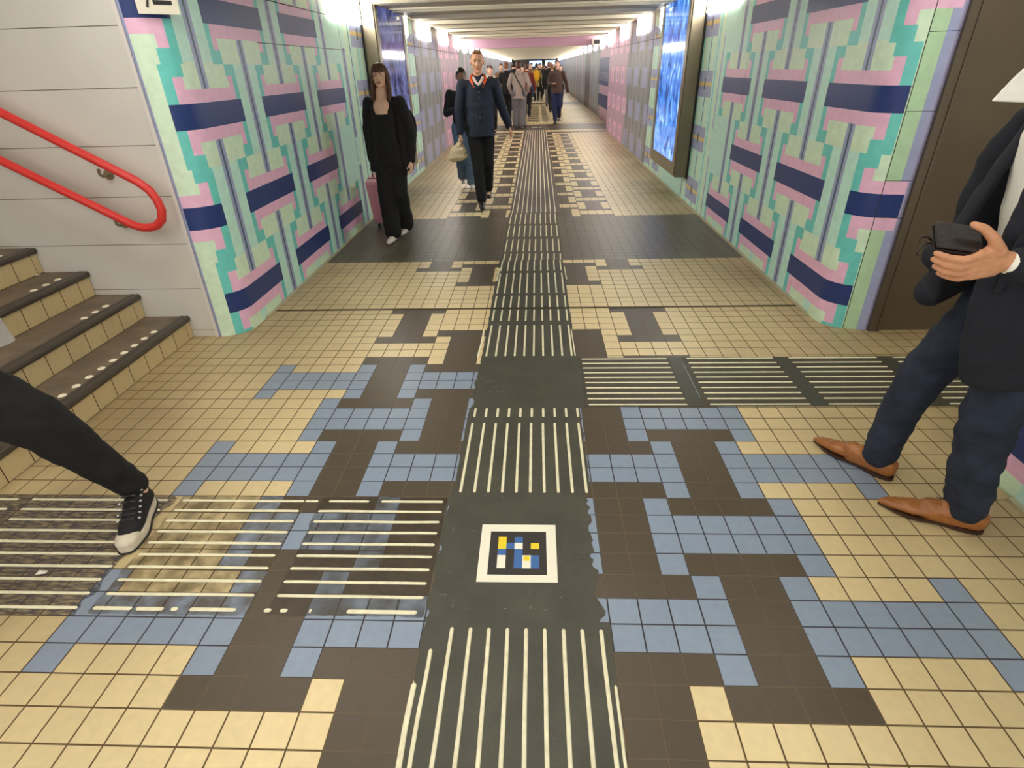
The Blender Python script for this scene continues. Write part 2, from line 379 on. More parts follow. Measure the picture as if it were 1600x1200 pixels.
# ------------------------------------------------------------------ MURALS
MN, LM, TL, PK, NV, LV, DS, SM, YL, GY, PL, LL, DG, GR = range(14)
def wallm(n, rgb): return mat(n, rgb, .42, var=.07, vscale=18, bump=.12, bscale=50)
mural_mats = [wallm('mural_mint', (200, 242, 226)), wallm('mural_lime', (219, 243, 214)), wallm('mural_teal', (112, 210, 202)), wallm('mural_pink', (242, 192, 220)),
              wallm('mural_navy', (32, 55, 116)), wallm('mural_lavender', (164, 172, 206)), wallm('mural_slate', (70, 100, 118)), mat('mural_seam', (52, 52, 50), .8),
              wallm('mural_yellow', (226, 200, 130)), wallm('mural_grey', (150, 152, 156)), wallm('mural_pale_pink', (206, 170, 196)), wallm('mural_light_lavender', (176, 172, 206)), wallm('mural_dark_grey', (78, 76, 84)), wallm('mural_green_shaded', (186, 220, 178))]
def lattice(rects, cA, s_lo, s_hi, clip_lo, z_hi=2.5):
    PY = 1.166
    rows = [(.225, 0), (.7875, 1), (1.35, 0), (1.9, 1), (2.46, 0)]
    bands = [(-.34, 1)] + rows + [(3.02, 1)]
    H_ = .068; HW = .42
    for (zc, odd) in bands:                       # strips first
        for k in range(-2, 12):
            c = cA + PY*k + (PY/2 if odd else 0)
            if c < s_lo - .05 or c > s_hi: continue
            z0, z1 = zc+.14, zc+2*.5625-.14
            if c - .05 < clip_lo: continue
            rects.append((c-.045, c+.045, z0, z1, LV)); rects.append((c-.012, c+.012, z0, z1, DS))
    for (zc, odd) in bands:
        for k in range(-2, 12):
            c = cA + PY*k + (PY/2 if odd else 0)
            a, b_ = c-HW, c+HW
            if b_ > s_hi: continue
            full = True
            if a < clip_lo:
                a = clip_lo if not odd else s_lo
                if b_ < a + .1: continue
                if odd: full = False
            for sg in (1, -1):
                Z = lambda d: zc + sg*d
                def rc(x0, x1, d0, d1, m_): rects.append((x0, x1, min(Z(d0), Z(d1)), max(Z(d0), Z(d1)), m_))
                rc(a, c-.045, H_, .281, LM); rc(c+.045, b_, H_, .281, LM); rc(a, b_, H_, .14, LM)
                ends = [(b_, -1)] + ([(a, 1)] if full else [])
                for (e, d) in ends:
                    rc(*sorted((e, e+d*.058)), H_, .281, TL); rc(*sorted((e, e+d*.13)), .205, .281, TL)
                    rc(*sorted((e+d*.058, e+d*.118)), H_, .205, PK)
                    if e == a: rc(a+.058, c, H_, .14, PK)
                    else: rc(max(c, a), b_-.058, H_, .14, PK)
                if not full: rc(a, b_-.058, H_, .14, PK)
            rects.append((a, b_, zc-H_, zc+H_, NV))
def wall_mesh(name, path, s_of_end, rects, z0, z1, base=MN, normal_flip=False, extra_s=(), extra_z=()):
    """a painted wall: the path is unrolled, faces are split where the painted colours change"""
    P = [Vector((x, y_)) for x, y_ in path]; d = [0]
    for i in range(1, len(P)): d.append(d[-1] + (P[i]-P[i-1]).length)
    s = [v - d[-1] + s_of_end for v in d]
    def at_(q):
        q = min(max(q, s[0]), s[-1])
        for i in range(1, len(s)):
            if q <= s[i] + 1e-9:
                t = (q-s[i-1])/(s[i]-s[i-1]); return P[i-1].lerp(P[i], t)
        return P[-1]
    S0, S1 = s[0], s[-1]
    def uniq(l, lo, hi):
        l = sorted(x for x in l if lo <= x <= hi); out = [lo]
        for x in l:
            if x - out[-1] > 8e-4: out.append(x)
        if hi - out[-1] < 8e-4: out[-1] = hi
        else: out.append(hi)
        return out
    ss = uniq([r[0] for r in rects] + [r[1] for r in rects] + s + list(extra_s), S0, S1); zz = uniq([r[2] for r in rects] + [r[3] for r in rects] + list(extra_z), z0, z1)
    ns, nz = len(ss)-1, len(zz)-1
    col = [[base]*nz for _ in range(ns)]
    import bisect
    sm = [(ss[i]+ss[i+1])/2 for i in range(ns)]; zm = [(zz[i]+zz[i+1])/2 for i in range(nz)]
    for (a, b_, c, e, m_) in rects:
        i0, i1 = bisect.bisect_left(sm, a), bisect.bisect_right(sm, b_); j0, j1 = bisect.bisect_left(zm, c), bisect.bisect_right(zm, e)
        for i in range(i0, i1):
            for j in range(j0, j1): col[i][j] = m_
    vs = []; 
    for q_ in ss:
        p = at_(q_)
        for z in zz: vs.append((p.x, p.y, z))
    fs = []; ms = []
    for i in range(ns):
        for j in range(nz):
            a = i*(nz+1)+j; f = (a, a+nz+1, a+nz+2, a+1); fs.append(f[::-1] if normal_flip else f); ms.append(col[i][j])
    me = bpy.data.meshes.new(name); me.from_pydata(vs, [], fs)
    o = link(name, me, None, mural_mats); me.polygons.foreach_set('material_index', ms)
    sol = o.modifiers.new('thick', 'SOLIDIFY'); sol.thickness = .12; sol.offset = -1
    me.polygons.foreach_set('use_smooth', [True]*len(me.polygons))
    tag(o, kind='structure'); return o
def far_rects(rects, off):
    # transition next to the advertising cases: lavender blocks with a yellow bar, green and dark stripes
    for y0, y1 in ((5.62+off, 6.6), (8.05, 9.55)):
        rects.append((y0, y1, 0, 2.6, MN))
        x = y0
        while x < y1:
            rects.append((x+.02, x+.1, 0, 2.6, LM)); rects.append((x+.16, x+.185, 0, 2.6, DS if int(x*10) % 2 else TL)); x += .29
        for zc in (.2, .78, 1.34, 1.92):
            dx = 0 if zc in (.2, 1.34) else .35
            for xs in (y0+.25, y0+.95+dx*.3):
                if xs+.5 > y1+.1: continue
                rects.append((xs, xs+.55, zc-.13, zc+.13, LV)); rects.append((xs, xs+.55, zc-.02, zc+.02, YL)); rects.append((xs+.25, xs+.3, zc-.055, zc+.055, DG))
    rects.append((9.55, 15.6, 0, 2.6, GY)); rects.append((12.4, 15.6, 0, 2.6, PL))
    k = 0; x = 9.75
    while x < 15.4:
        odd = k % 2
        for zc in ((.2, 1.34) if odd else (.78, 1.92)):
            rects.append((x-.26, x+.26, zc-.16, zc+.16, LV if x < 12.4 else PK)); rects.append((x-.07, x+.07, zc-.08, zc+.08, LL if x < 12.4 else LV))
        for zc in ((.78, 1.92) if odd else (.2, 1.34)):
            for dd in (0,) if x < 12.4 else (-.12, .12):
                rects.append((x+dd-.02, x+dd+.02, zc-.42, zc+.42, DG if x < 12.4 else GY))
        x += .46; k += 1
    for x in (9.62, 11.95): rects.append((x, x+.035, 0, 2.6, SM))
    rects.append((7.0, 15.6, 1.888, 1.896, SM))
def arc(cx, cy_, r, a0, a1, n=14): return [(cx+r*math.cos(R(a0+(a1-a0)*i/n)), cy_+r*math.sin(R(a0+(a1-a0)*i/n))) for i in range(n+1)]
# left mural
rl = [(2.32, 2.44, 0, 2.6, LM), (2.32, 2.338, 0, 2.6, LV)]
lattice(rl, 2.742, 2.338, 5.7, 2.428)
rl += [(2.32, 2.338, 0, 2.6, LV), (5.6, 5.61, 0, 2.6, DS), (3.6, 6.6, 1.752, 1.757, SM), (3.9, 6.6, 2.03, 2.037, SM)]
far_rects(rl, .12)
pathL = arc(-1.805, 2.62, .19, -90, 0) + [(-1.615, 6.45), (-1.615, 15.55)]
wall_mesh('wall_left', pathL, 15.55, rl, -.01, 2.42, normal_flip=False)
# right mural
rr_ = [(2.2, 2.46, 0, 2.6, LM)]
lattice(rr_, 2.78, 2.312, 5.7, 2.44)
for z0_, z1_ in ((0, .6475), (.9275, 1.76)): rr_ += [(2.2, 2.437, z0_, z1_, GR), (2.2, 2.352, z0_, z1_, LV)]  # corner green: weaker light there painted in as a darker tone
rr_ += [(2.2, 2.312, 0, 2.6, LL), (2.43, 2.4345, 0, 2.6, SM), (4.86, 4.866, 1.2, 2.6, SM), (5.72, 5.73, 0, 2.6, DS)]
for z in (.72, .93, 1.29, 1.66): rr_.append((2.2, 2.43, z, z+.003, SM))
far_rects(rr_, .06)
pathR = [(2.53, 2.452)] + arc(2.46, 2.66, .19, -90, -180) + [(2.27, 6.45), (2.27, 15.55)]
wall_mesh('wall_right', pathR, 15.55, rr_, -.01, 2.42, normal_flip=True)
# pillar end of the near right wall
rp = []
lattice(rp, 2.35, 1.0, 6.5, 1.0)
pathP = [(2.85, 1.07), (2.46, 1.07)] + arc(2.46, .88, .19, 90, 180) + [(2.27, -2.0)]
wall_mesh('wall_right.001', pathP, 5.1, rp, -.01, 2.42, normal_flip=False)
# base strips of pale metal along the walls
bm_ = mat('base_metal', (196, 186, 156), .45, metal=.3)
def bar_path(name, path, w, z0, z1, m, side):
    b = MB()
    for i in range(len(path)-1):
        a, c = Vector(path[i]), Vector(path[i+1]); t_ = (c-a).normalized(); n_ = Vector((-t_.y, t_.x))*side*w
        b.add([(a.x,a.y,z0),(c.x,c.y,z0),(c.x+n_.x,c.y+n_.y,z0),(a.x+n_.x,a.y+n_.y,z0),(a.x,a.y,z1),(c.x,c.y,z1),(c.x+n_.x,c.y+n_.y,z1),(a.x+n_.x,a.y+n_.y,z1)],
              [(0,3,2,1),(4,5,6,7),(0,1,5,4),(1,2,6,5),(2,3,7,6),(3,0,4,7)])
    return tag(b.build(name, m), kind='structure')
bar_path('baseboard_left', [(-1.615, 2.75), (-1.615, 15.5)], .022, 0.0005, .014, bm_, -1)
bar_path('baseboard_right', [(2.27, 2.75), (2.27, 15.5)], .022, 0.0005, .014, bm_, 1)
bar_path('baseboard_right.001', [(2.27, .80), (2.27, -2)], .025, 0.0005, .014, bm_, -1)

# ------------------------------------------------------------------ far tunnel
def farwall(name, x, flip, pal):
    rects = [(15.55, 62, 0, 2.6, GY)]; yy = 15.55; k = 0
    while yy < 62:
        rects.append((yy, yy+.35, 0, 2.6, pal[k % len(pal)])); rects.append((yy+.5, yy+.56, 0, 2.3, DG)); rects.append((yy+.7, yy+.9, .5+.4*(k % 2), 1.0+.4*(k % 2), LV)); yy += 1.1; k += 1
    if x > 0:
        rects += [(16.2, 20.5, 0, 2.6, PL), (17.6, 21.0, .98, 1.75, NV), (17.6, 21.0, .35, .72, NV), (24.5, 27, .0, 1.95, DG)]
        for i in range(5): rects.append((18.0, 20.6, 1.12+.05*i, 1.135+.05*i, LL))
    wall_mesh(name, [(x, 15.55), (x, 62)], 62, rects, 0, 2.42, base=GY, normal_flip=flip)
farwall('wall_left.001', -1.95, False, [GY, PL, LL]); farwall('wall_right.002', 2.55, True, [PL, GY, LV, GY])
b = MB(); b.box(-1.97, 15.5, 0, -1.613, 15.6, 2.42); b.box(2.268, 15.5, 0, 2.57, 15.6, 2.42)
tag(b.build('trim_3', mural_mats[PL]), kind='structure')
b = MB(); b.box(-2.0, 62, 0, 2.6, 62.2, 2.42); tag(b.build('wall_back', mat('end_wall', (70, 66, 66), .7)), kind='structure')
for i, (a, c) in enumerate(((-.2, 1.0), (1.35, 2.35))):
    o = empty('display_screen', ((a+c)/2, 61.8, 1.62), label=['bright blue white screen hanging at the far end of the tunnel, left one', 'bright blue white screen hanging at the far end of the tunnel, right one'][i], cat='screen')
    b = MB(); b.box(a-.08, 61.75, 1.55, c+.08, 61.95, 2.1); b.build('housing', mat('screen_black', (30, 30, 32), .4), o)
    b = MB(); b.box(a, 61.72, 1.6, c, 61.75, 2.05); b.build('screen', mat('screen_glow', (150, 195, 255), .4, emit=2.2), o)

# ------------------------------------------------------------------ left grey wall, stairs
gw = mat('grey_panel', (216, 213, 204), .45, var=.05, vscale=2.5, bump=.06, bscale=12)
gj = mat('panel_joint', (128, 122, 108), .7)
b = MB(); js = [0, .05, .345, .64, .93, 1.215, 1.51, 1.8, 2.1, 2.42]
for i in range(len(js)-1): b.box(-5.0, 2.43, js[i]+.0022, -1.826, 2.5, js[i+1]-.0022)
b.box(-5.0, 2.4345, 0, -1.826, 2.5, 2.42, 1)
tag(b.build('wall_left.002', [gw, gj]), kind='structure')
b = MB(); b.box(-1.828, 2.424, 0, -1.806, 2.5, 2.42); tag(b.build('trim_4', mat('white_trim', (226, 220, 214), .4)), kind='structure')
b = MB(); b.box(-5.1, -2.5, 0, -5.0, 2.5, 2.42); tag(b.build('wall_left.003', gw), kind='structure')
st = empty('staircase', (-1.985, 1.0, 0), label='short flight of brown-edged stone steps with tiled risers rising to the left', cat='stairs')
tread_m = mat('tread_stone', (118, 104, 86), .6, var=.25, vscale=7, bump=.4, bscale=70)
nose_m = mat('nosing_brown', (74, 66, 56), .38, var=.15, vscale=20)
stud_m = mat('stud_cream', (248, 240, 214), .5)
Y0, Y1 = -1.6, 2.428
for k in range(9):
    z = .152+.159*k; zl = z-.159 if k else 0; xf = -1.985-.285*k; xe = xf-.285
    b = MB(); b.box(xe-.02, Y0, z-.03, xf+.002, Y1, z-.0005)
    stp = b.build('step', tread_m, st)
    # riser of tiles
    me = bpy.data.meshes.new('riser'); vs = []; fs = []; rn = []; y_ = Y1; first = .05 + .03*(k % 3)
    ys = [Y1, Y1-first]
    while ys[-1] > Y0: ys.append(ys[-1]-.15)
    for i in range(len(ys)-1):
        a, c = ys[i], ys[i+1]; n_ = len(vs); vs += [(xf, c, zl), (xf, a, zl), (xf, a, z-.03), (xf, c, z-.03)]; fs.append((n_, n_+1, n_+2, n_+3)); rn.append(random.random())
    me.from_pydata(vs, [], fs); uvl = me.uv_layers.new(name='UVMap'); uvl.data.foreach_set('uv', [0.,0.,1.,0.,1.,1.,0.,1.]*len(fs))
    ro = link('riser', me, None, [riser_tile]); at = me.attributes.new('rnd', 'FLOAT', 'FACE'); at.data.foreach_set('value', rn)
    ro.parent = stp
    # rounded nosing
    b = MB(); prof = [(xf-.05, z-.001), (xf-.048, z+.003), (xf-.026, z+.003), (xf-.024, z+.0005), (xf-.016, z+.0005), (xf-.014, z+.003), (xf+.006, z+.002), (xf+.014, z-.005), (xf+.016, z-.016), (xf+.012, z-.032), (xf, z-.036)]
    n_ = len(prof); b.add([(x, Y0, zz_) for x, zz_ in prof] + [(x, Y1, zz_) for x, zz_ in prof], [(i, i+1, n_+i+1, n_+i) for i in range(n_-1)] + [tuple(range(n_))[::-1], tuple(range(n_, 2*n_)), (0, n_, 2*n_-1, n_-1)])
    o = b.build('nosing', nose_m, None); o.parent = stp
    # cream studs
    if k < 5:
        rngs = {0: [2.173-.0985*i for i in range(22)], 1: [2.22-.097*i for i in range(3)], 2: [2.273-.097*i for i in range(3)], 3: [2.25-.097*i for i in range(3)], 4: [2.25-.097*i for i in range(3)]}[k]
        rngs = [2.173-.0985*i for i in range(22)] if k == 0 else rngs
        for yy in rngs:
            b = MB(); r_ = .021; xx = xf-.075; n = 20
            b.add([(xx+r_*math.cos(2*math.pi*i/n), yy+r_*math.sin(2*math.pi*i/n), z-.0003) for i in range(n)] + [(xx+.8*r_*math.cos(2*math.pi*i/n), yy+.8*r_*math.sin(2*math.pi*i/n), z+.003) for i in range(n)],
                  [(i, (i+1) % n, n+(i+1) % n, n+i) for i in range(n)] + [tuple(range(n, 2*n))])
            o = b.build('stud', stud_m, None); o.parent = stp
scrap(-2.835, 2.36, .471, .02, 'small white paper scrap in the corner of a step by the grey wall')
# handrail
hr = empty('handrail', (-2.0, 2.40, .8), label='bright red tubular handrail looping back at its lower end on the grey wall', cat='handrail')
pts = []
ux, uz = -.866, .50
top0, low0 = Vector((-1.945, 2.33, 1.035)), Vector((-2.06, 2.33, .785))
dirv = Vector((-.60, 0, .352)).normalized()
pts = [top0 + dirv*t_ for t_ in (2.4, 1.2, .6, .25, .0)]
# end loop
c0, c1 = pts[-1], low0
loopc = [Vector((-1.89, 2.33, .985)), Vector((-1.863, 2.33, .93)), Vector((-1.855, 2.33, .87)), Vector((-1.873, 2.33, .815)), Vector((-1.915, 2.33, .78)), Vector((-1.965, 2.33, .768)), Vector((-2.01, 2.33, .77))]
pts += loopc + [low0 + dirv*t_ for t_ in (0, .25, .6, 1.2, 2.4)]
b = MB(); b.tube(pts, .0245, 16); b.build('rail', mat('rail_red', (222, 58, 52), .3), hr, smooth=True)
brk = mat('bracket_metal', (150, 138, 112), .4, metal=.7)
for (x, z) in ((-2.15, 1.105), (-2.16, .82), (-2.95, 1.575), (-2.95, 1.29)):
    b = MB(); b.tube([(x, 2.33, z), (x-.005, 2.335, z-.03), (x-.02, 2.37, z-.045), (x-.02, 2.425, z-.045)], .009, 10); b.tube([(x-.02, 2.418, z-.045), (x-.02, 2.43, z-.045)], .028, 16)
    b.build('bracket', brk, hr, smooth=False)

# sign on the left corner
sg = empty('wall_sign', (-1.56, 2.5, 1.93), label='cream square sign with a black mark high on the left mural corner', cat='sign')
# ------------------------------------------------------------------ steel front at the right
steel = mat('dark_steel', (112, 100, 82), .42, metal=.7, var=.12, vscale=2, bump=.03, bscale=80)
steel2 = mat('steel_frame', (112, 102, 86), .35, metal=.75, var=.08, vscale=4)
b = MB(); b.box(2.53, 2.43, 0, 2.585, 2.52, 2.42); b.box(2.578, 2.424, 0, 2.592, 2.5, 2.42); tag(b.build('trim_5', steel2), kind='structure')
b = MB(); b.box(2.59, 2.455, -.02, 4.4, 2.52, 2.42); tag(b.build('wall_right.003', steel), kind='structure')
b = MB(); b.box(4.4, -.9, 0, 4.5, 2.5, 2.42); b.box(2.6, -2.2, 0, 2.7, .87, 2.42, 1); tag(b.build('wall_right.004', [gw, gw]), kind='structure')

# ------------------------------------------------------------------ ceilings
slat_m = mat('ceiling_metal', (236, 226, 202), .35, var=.05, vscale=3)
perf_m = bpy.data.materials.new('perforated_metal'); perf_m.use_nodes = True
nt = perf_m.node_tree; bs = nt.nodes['Principled BSDF']; bs.inputs['Roughness'].default_value = .45
tc = nt.nodes.new('ShaderNodeTexCoord'); vo = nt.nodes.new('ShaderNodeTexVoronoi'); vo.inputs['Scale'].default_value = 40; vo.inputs['Randomness'].default_value = 0
rp_ = nt.nodes.new('ShaderNodeMapRange'); rp_.inputs[1].default_value = .22; rp_.inputs[2].default_value = .3
mx = nt.nodes.new('ShaderNodeMix'); mx.data_type = 'RGBA'; mx.inputs[6].default_value = lin((110, 102, 88)); mx.inputs[7].default_value = lin((172, 163, 144))
nt.links.new(tc.outputs['Object'], vo.inputs[0]); nt.links.new(vo.outputs['Distance'], rp_.inputs[0]); nt.links.new(rp_.outputs[0], mx.inputs[0]); nt.links.new(mx.outputs[2], bs.inputs['Base Color'])
b = MB()
def tray(y0, xl, xr, z=2.17):
    # perforated tray with a down-turned bright lip on each side and a recess between trays
    b.box(xl, y0+.12, z+.03, xr, y0+.98, z+.045, 1)
    b.box(xl, y0+.04, z, xr, y0+.13, z+.05, 0); b.box(xl, y0+.97, z+.01, xr, y0+1.0, z+.05, 0)
    b.box(xl, y0+1.0, z+.09, xr, y0+1.16, z+.1, 2)
yy = 2.6
while yy < 15.3: tray(yy, -1.36, 2.0); yy += 1.1
yy = 15.7
while yy < 61.5: tray(yy, -1.7, 2.3); yy += 1.1
b.box(-5.1, 2.43, 2.42, 5.1, 62.2, 2.5, 3)
tag(b.build('ceiling', [slat_m, perf_m, mat('ceiling_gap', (96, 84, 66), .8), mat('ceiling_slab', (120, 112, 96), .8)]), kind='structure')
b = MB(); b.box(-5.1, -2.5, 2.62, 5.1, 2.6, 2.7); b.box(-5.1, 2.44, 2.42, 5.1, 2.6, 2.62)
tag(b.build('ceiling.001', mat('concourse_ceiling', (210, 202, 184), .6)), kind='structure')
b = MB(); b.box(-1.61, 15.42, 1.985, 2.265, 15.6, 2.2); tag(b.build('trim_6', mat('beam_pink', (206, 164, 186), .5)), kind='structure')
# rail and pipes along the right ceiling edge
b = MB(); b.box(2.0, 2.7, 2.2, 2.06, 15.4, 2.26); b.tube([(2.1, 2.7, 2.31), (2.1, 15.4, 2.31)], .018, 8); b.tube([(2.15, 2.7, 2.33), (2.15, 15.4, 2.33)], .012, 8)
tag(b.build('trim_7', mat('edge_brown', (128, 96, 66), .5)), kind='structure')
b = MB(); b.box(-1.42, 2.7, 2.2, -1.36, 15.4, 2.24); tag(b.build('trim_8', mat('edge_cream', (196, 180, 140), .5)), kind='structure')

# wall lights
ordn = ['first', 'second', 'third', 'fourth', 'fifth', 'sixth', 'seventh', 'eighth', 'ninth', 'tenth', 'eleventh', 'twelfth', 'thirteenth', 'fourteenth', 'fifteenth', 'sixteenth', 'seventeenth', 'eighteenth', 'nineteenth', 'twentieth', 'twenty-first', 'twenty-second', 'twenty-third', 'twenty-fourth', 'twenty-fifth']
glow = mat('lamp_glow', (255, 251, 243), .5, emit=WALL_LIGHT)
lamp_h = mat('lamp_housing', (190, 178, 150), .5)
for side, xw, xf2 in ((-1, -1.615, -1.95), (1, 2.27, 2.55)):
    for i in range(24):
        y0 = 5.3+2.37*i; x = xw
        if y0 > 15: x = xf2
        if 15.0 < y0 < 15.6: x = xf2; y0 = 15.8
        if 6.4 < y0 < 8.2: y0 = 8.2; ln = .95
        else: ln = 1.3
        zb = 2.02
        d = -side
        g = empty('wall_light', (x, y0+ln/2, zb), label='%s glowing white wall light from the near end along the %s tunnel wall' % (ordn[i], 'left' if side < 0 else 'right'), cat='light', group='glowing lights along the %s wall' % ('left' if side < 0 else 'right'))
        b = MB(); xs = sorted((x+d*.004, x+d*.05)); b.box(xs[0], y0, 2.28, xs[1], y0+ln, 2.33); b.build('housing', lamp_h, g)
        b = MB(); xs = sorted((x+d*.004, x+d*.016)); b.box(xs[0], y0+.01, zb, xs[1], y0+ln-.01, 2.28); b.build('diffuser', glow, g, bevel=.004)
# concourse ceiling lights
cg = mat('concourse_glow', (255, 251, 244), .5, emit=CEIL_LIGHT)
for i, (x, y_, lb) in enumerate([(-1.3, 1.7, 'long ceiling light above the foot of the stairs'), (.45, 1.9, 'long ceiling light above the tactile junction'), (2.6, 1.7, 'long ceiling light above the steel front'),
                      (-2.2, .2, 'long ceiling light above the left cross strip'), (.3, .3, 'long ceiling light above the coded plate'), (2.7, .2, 'long ceiling light above the right opening'), (.3, -1.6, 'long ceiling light behind the camera'), (-2.2, -1.6, 'long ceiling light behind and left of the camera')]):
    g = empty('ceiling_light', (x, y_, 2.6), label=lb, cat='light')
    b = MB(); b.box(x-.75, y_-.12, 2.57, x+.75, y_+.12, 2.62); b.build('housing', lamp_h, g)
    b = MB(); b.box(x-.7, y_-.09, 2.555, x+.7, y_+.09, 2.57); b.build('diffuser', cg, g)

# ------------------------------------------------------------------ advertising cases
case_m = mat('case_steel', (128, 118, 98), .35, metal=.6, var=.06, vscale=3); blk = mat('case_black', (24, 23, 22), .4)
def screen_mat(name, cols, strength):
    m = bpy.data.materials.new(name); m.use_nodes = True; nt = m.node_tree; b_ = nt.nodes['Principled BSDF']; N = nt.nodes.new; L = nt.links.new
    tc = N('ShaderNodeTexCoord'); mp = N('ShaderNodeMapping'); mp.inputs['Scale'].default_value = (1, 3.2, 2.2); n = N('ShaderNodeTexNoise'); n.inputs['Scale'].default_value = 1.6; n.inputs['Detail'].default_value = 4; n.inputs['Distortion'].default_value = 1.6
    L(tc.outputs['Object'], mp.inputs[0]); L(mp.outputs[0], n.inputs[0]); r = N('ShaderNodeValToRGB'); L(n.outputs[0], r.inputs[0])
    r.color_ramp.elements[0].position = .3; r.color_ramp.elements[0].color = lin(cols[0]); r.color_ramp.elements[1].position = .72; r.color_ramp.elements[1].color = lin(cols[-1])
    for i, c in enumerate(cols[1:-1]): e = r.color_ramp.elements.new(.3+.42*(i+1)/(len(cols)-1)); e.color = lin(c)
    L(r.outputs[0], b_.inputs['Emission Color']); b_.inputs['Emission Strength'].default_value = strength; b_.inputs['Base Color'].default_value = (.02, .02, .03, 1); b_.inputs['Roughness'].default_value = .08
    return m
for side, xw, d_, lb, scols, es in ((-1, -1.615, .16, 'tall metal advertising case with dim blue screen on the left wall behind the woman', [(20, 22, 44), (50, 58, 104), (84, 92, 142), (120, 128, 176)], .8),
                      (1, 2.27, .16, 'tall metal advertising case with bright blue screen on the right wall', [(26, 50, 110), (50, 110, 200), (96, 158, 236), (190, 226, 255)], .95)):
    s_ = -side; X = lambda d: xw + s_*d
    c = empty('advertising_case', (xw, 7.3, .3), label=lb, cat='display case')
    def bx(b, d0, d1, y0, y1, z0, z1, mi=0): xs = sorted((X(d0), X(d1))); b.box(xs[0], y0, z0, xs[1], y1, z1, mi)
    b = MB(); bx(b, .02, d_, 6.47, 8.15, .3, 2.4); bx(b, 0.002, .02, 6.45, 8.17, .28, 2.4, 1); b.build('cabinet', [case_m, blk], c, bevel=.004)
    b = MB(); bx(b, d_, d_+.012, 6.5, 6.62, .32, 2.38); bx(b, d_, d_+.012, 7.98, 8.12, .32, 2.38); bx(b, d_, d_+.012, 6.62, 7.98, .32, .46); bx(b, d_, d_+.012, 6.62, 7.98, 2.26, 2.38); b.build('frame', case_m, c)
    b = MB(); bx(b, d_+.001, d_+.006, 6.62, 7.98, .46, 2.26); b.build('screen', screen_mat('screen_%s' % ('left' if side < 0 else 'right'), scols, es), c)
# little box camera on the right
g = empty('security_camera', (1.9, 15.3, 2.08), label='small white box camera with dark face under the pink beam', cat='camera')
b = MB(); b.box(1.77, 15.15, 1.98, 1.99, 15.42, 2.12); b.build('housing', mat('cam_white', (230, 225, 215), .5), g)
b = MB(); b.box(1.81, 15.14, 2.005, 1.95, 15.15, 2.095); b.build('lens_cover', blk, g)
# corner sign geometry
b = MB(); b.box(-.1, -.004, -.09, .1, .004, .09); o = b.build('board', mat('sign_cream', (240, 232, 212), .5)); o.parent = sg
b = MB(); b.box(-.02, -.006, -.048, .07, -.0045, -.028); b.tube([(-.045, -.006, .05), (-.04, -.006, -.02), (-.052, -.006, -.06)], .006, 6); o = b.build('marking', blk); o.parent = sg
sg.location = (-1.62, 2.487, 1.937); sg.rotation_euler = (0, 0, R(42))

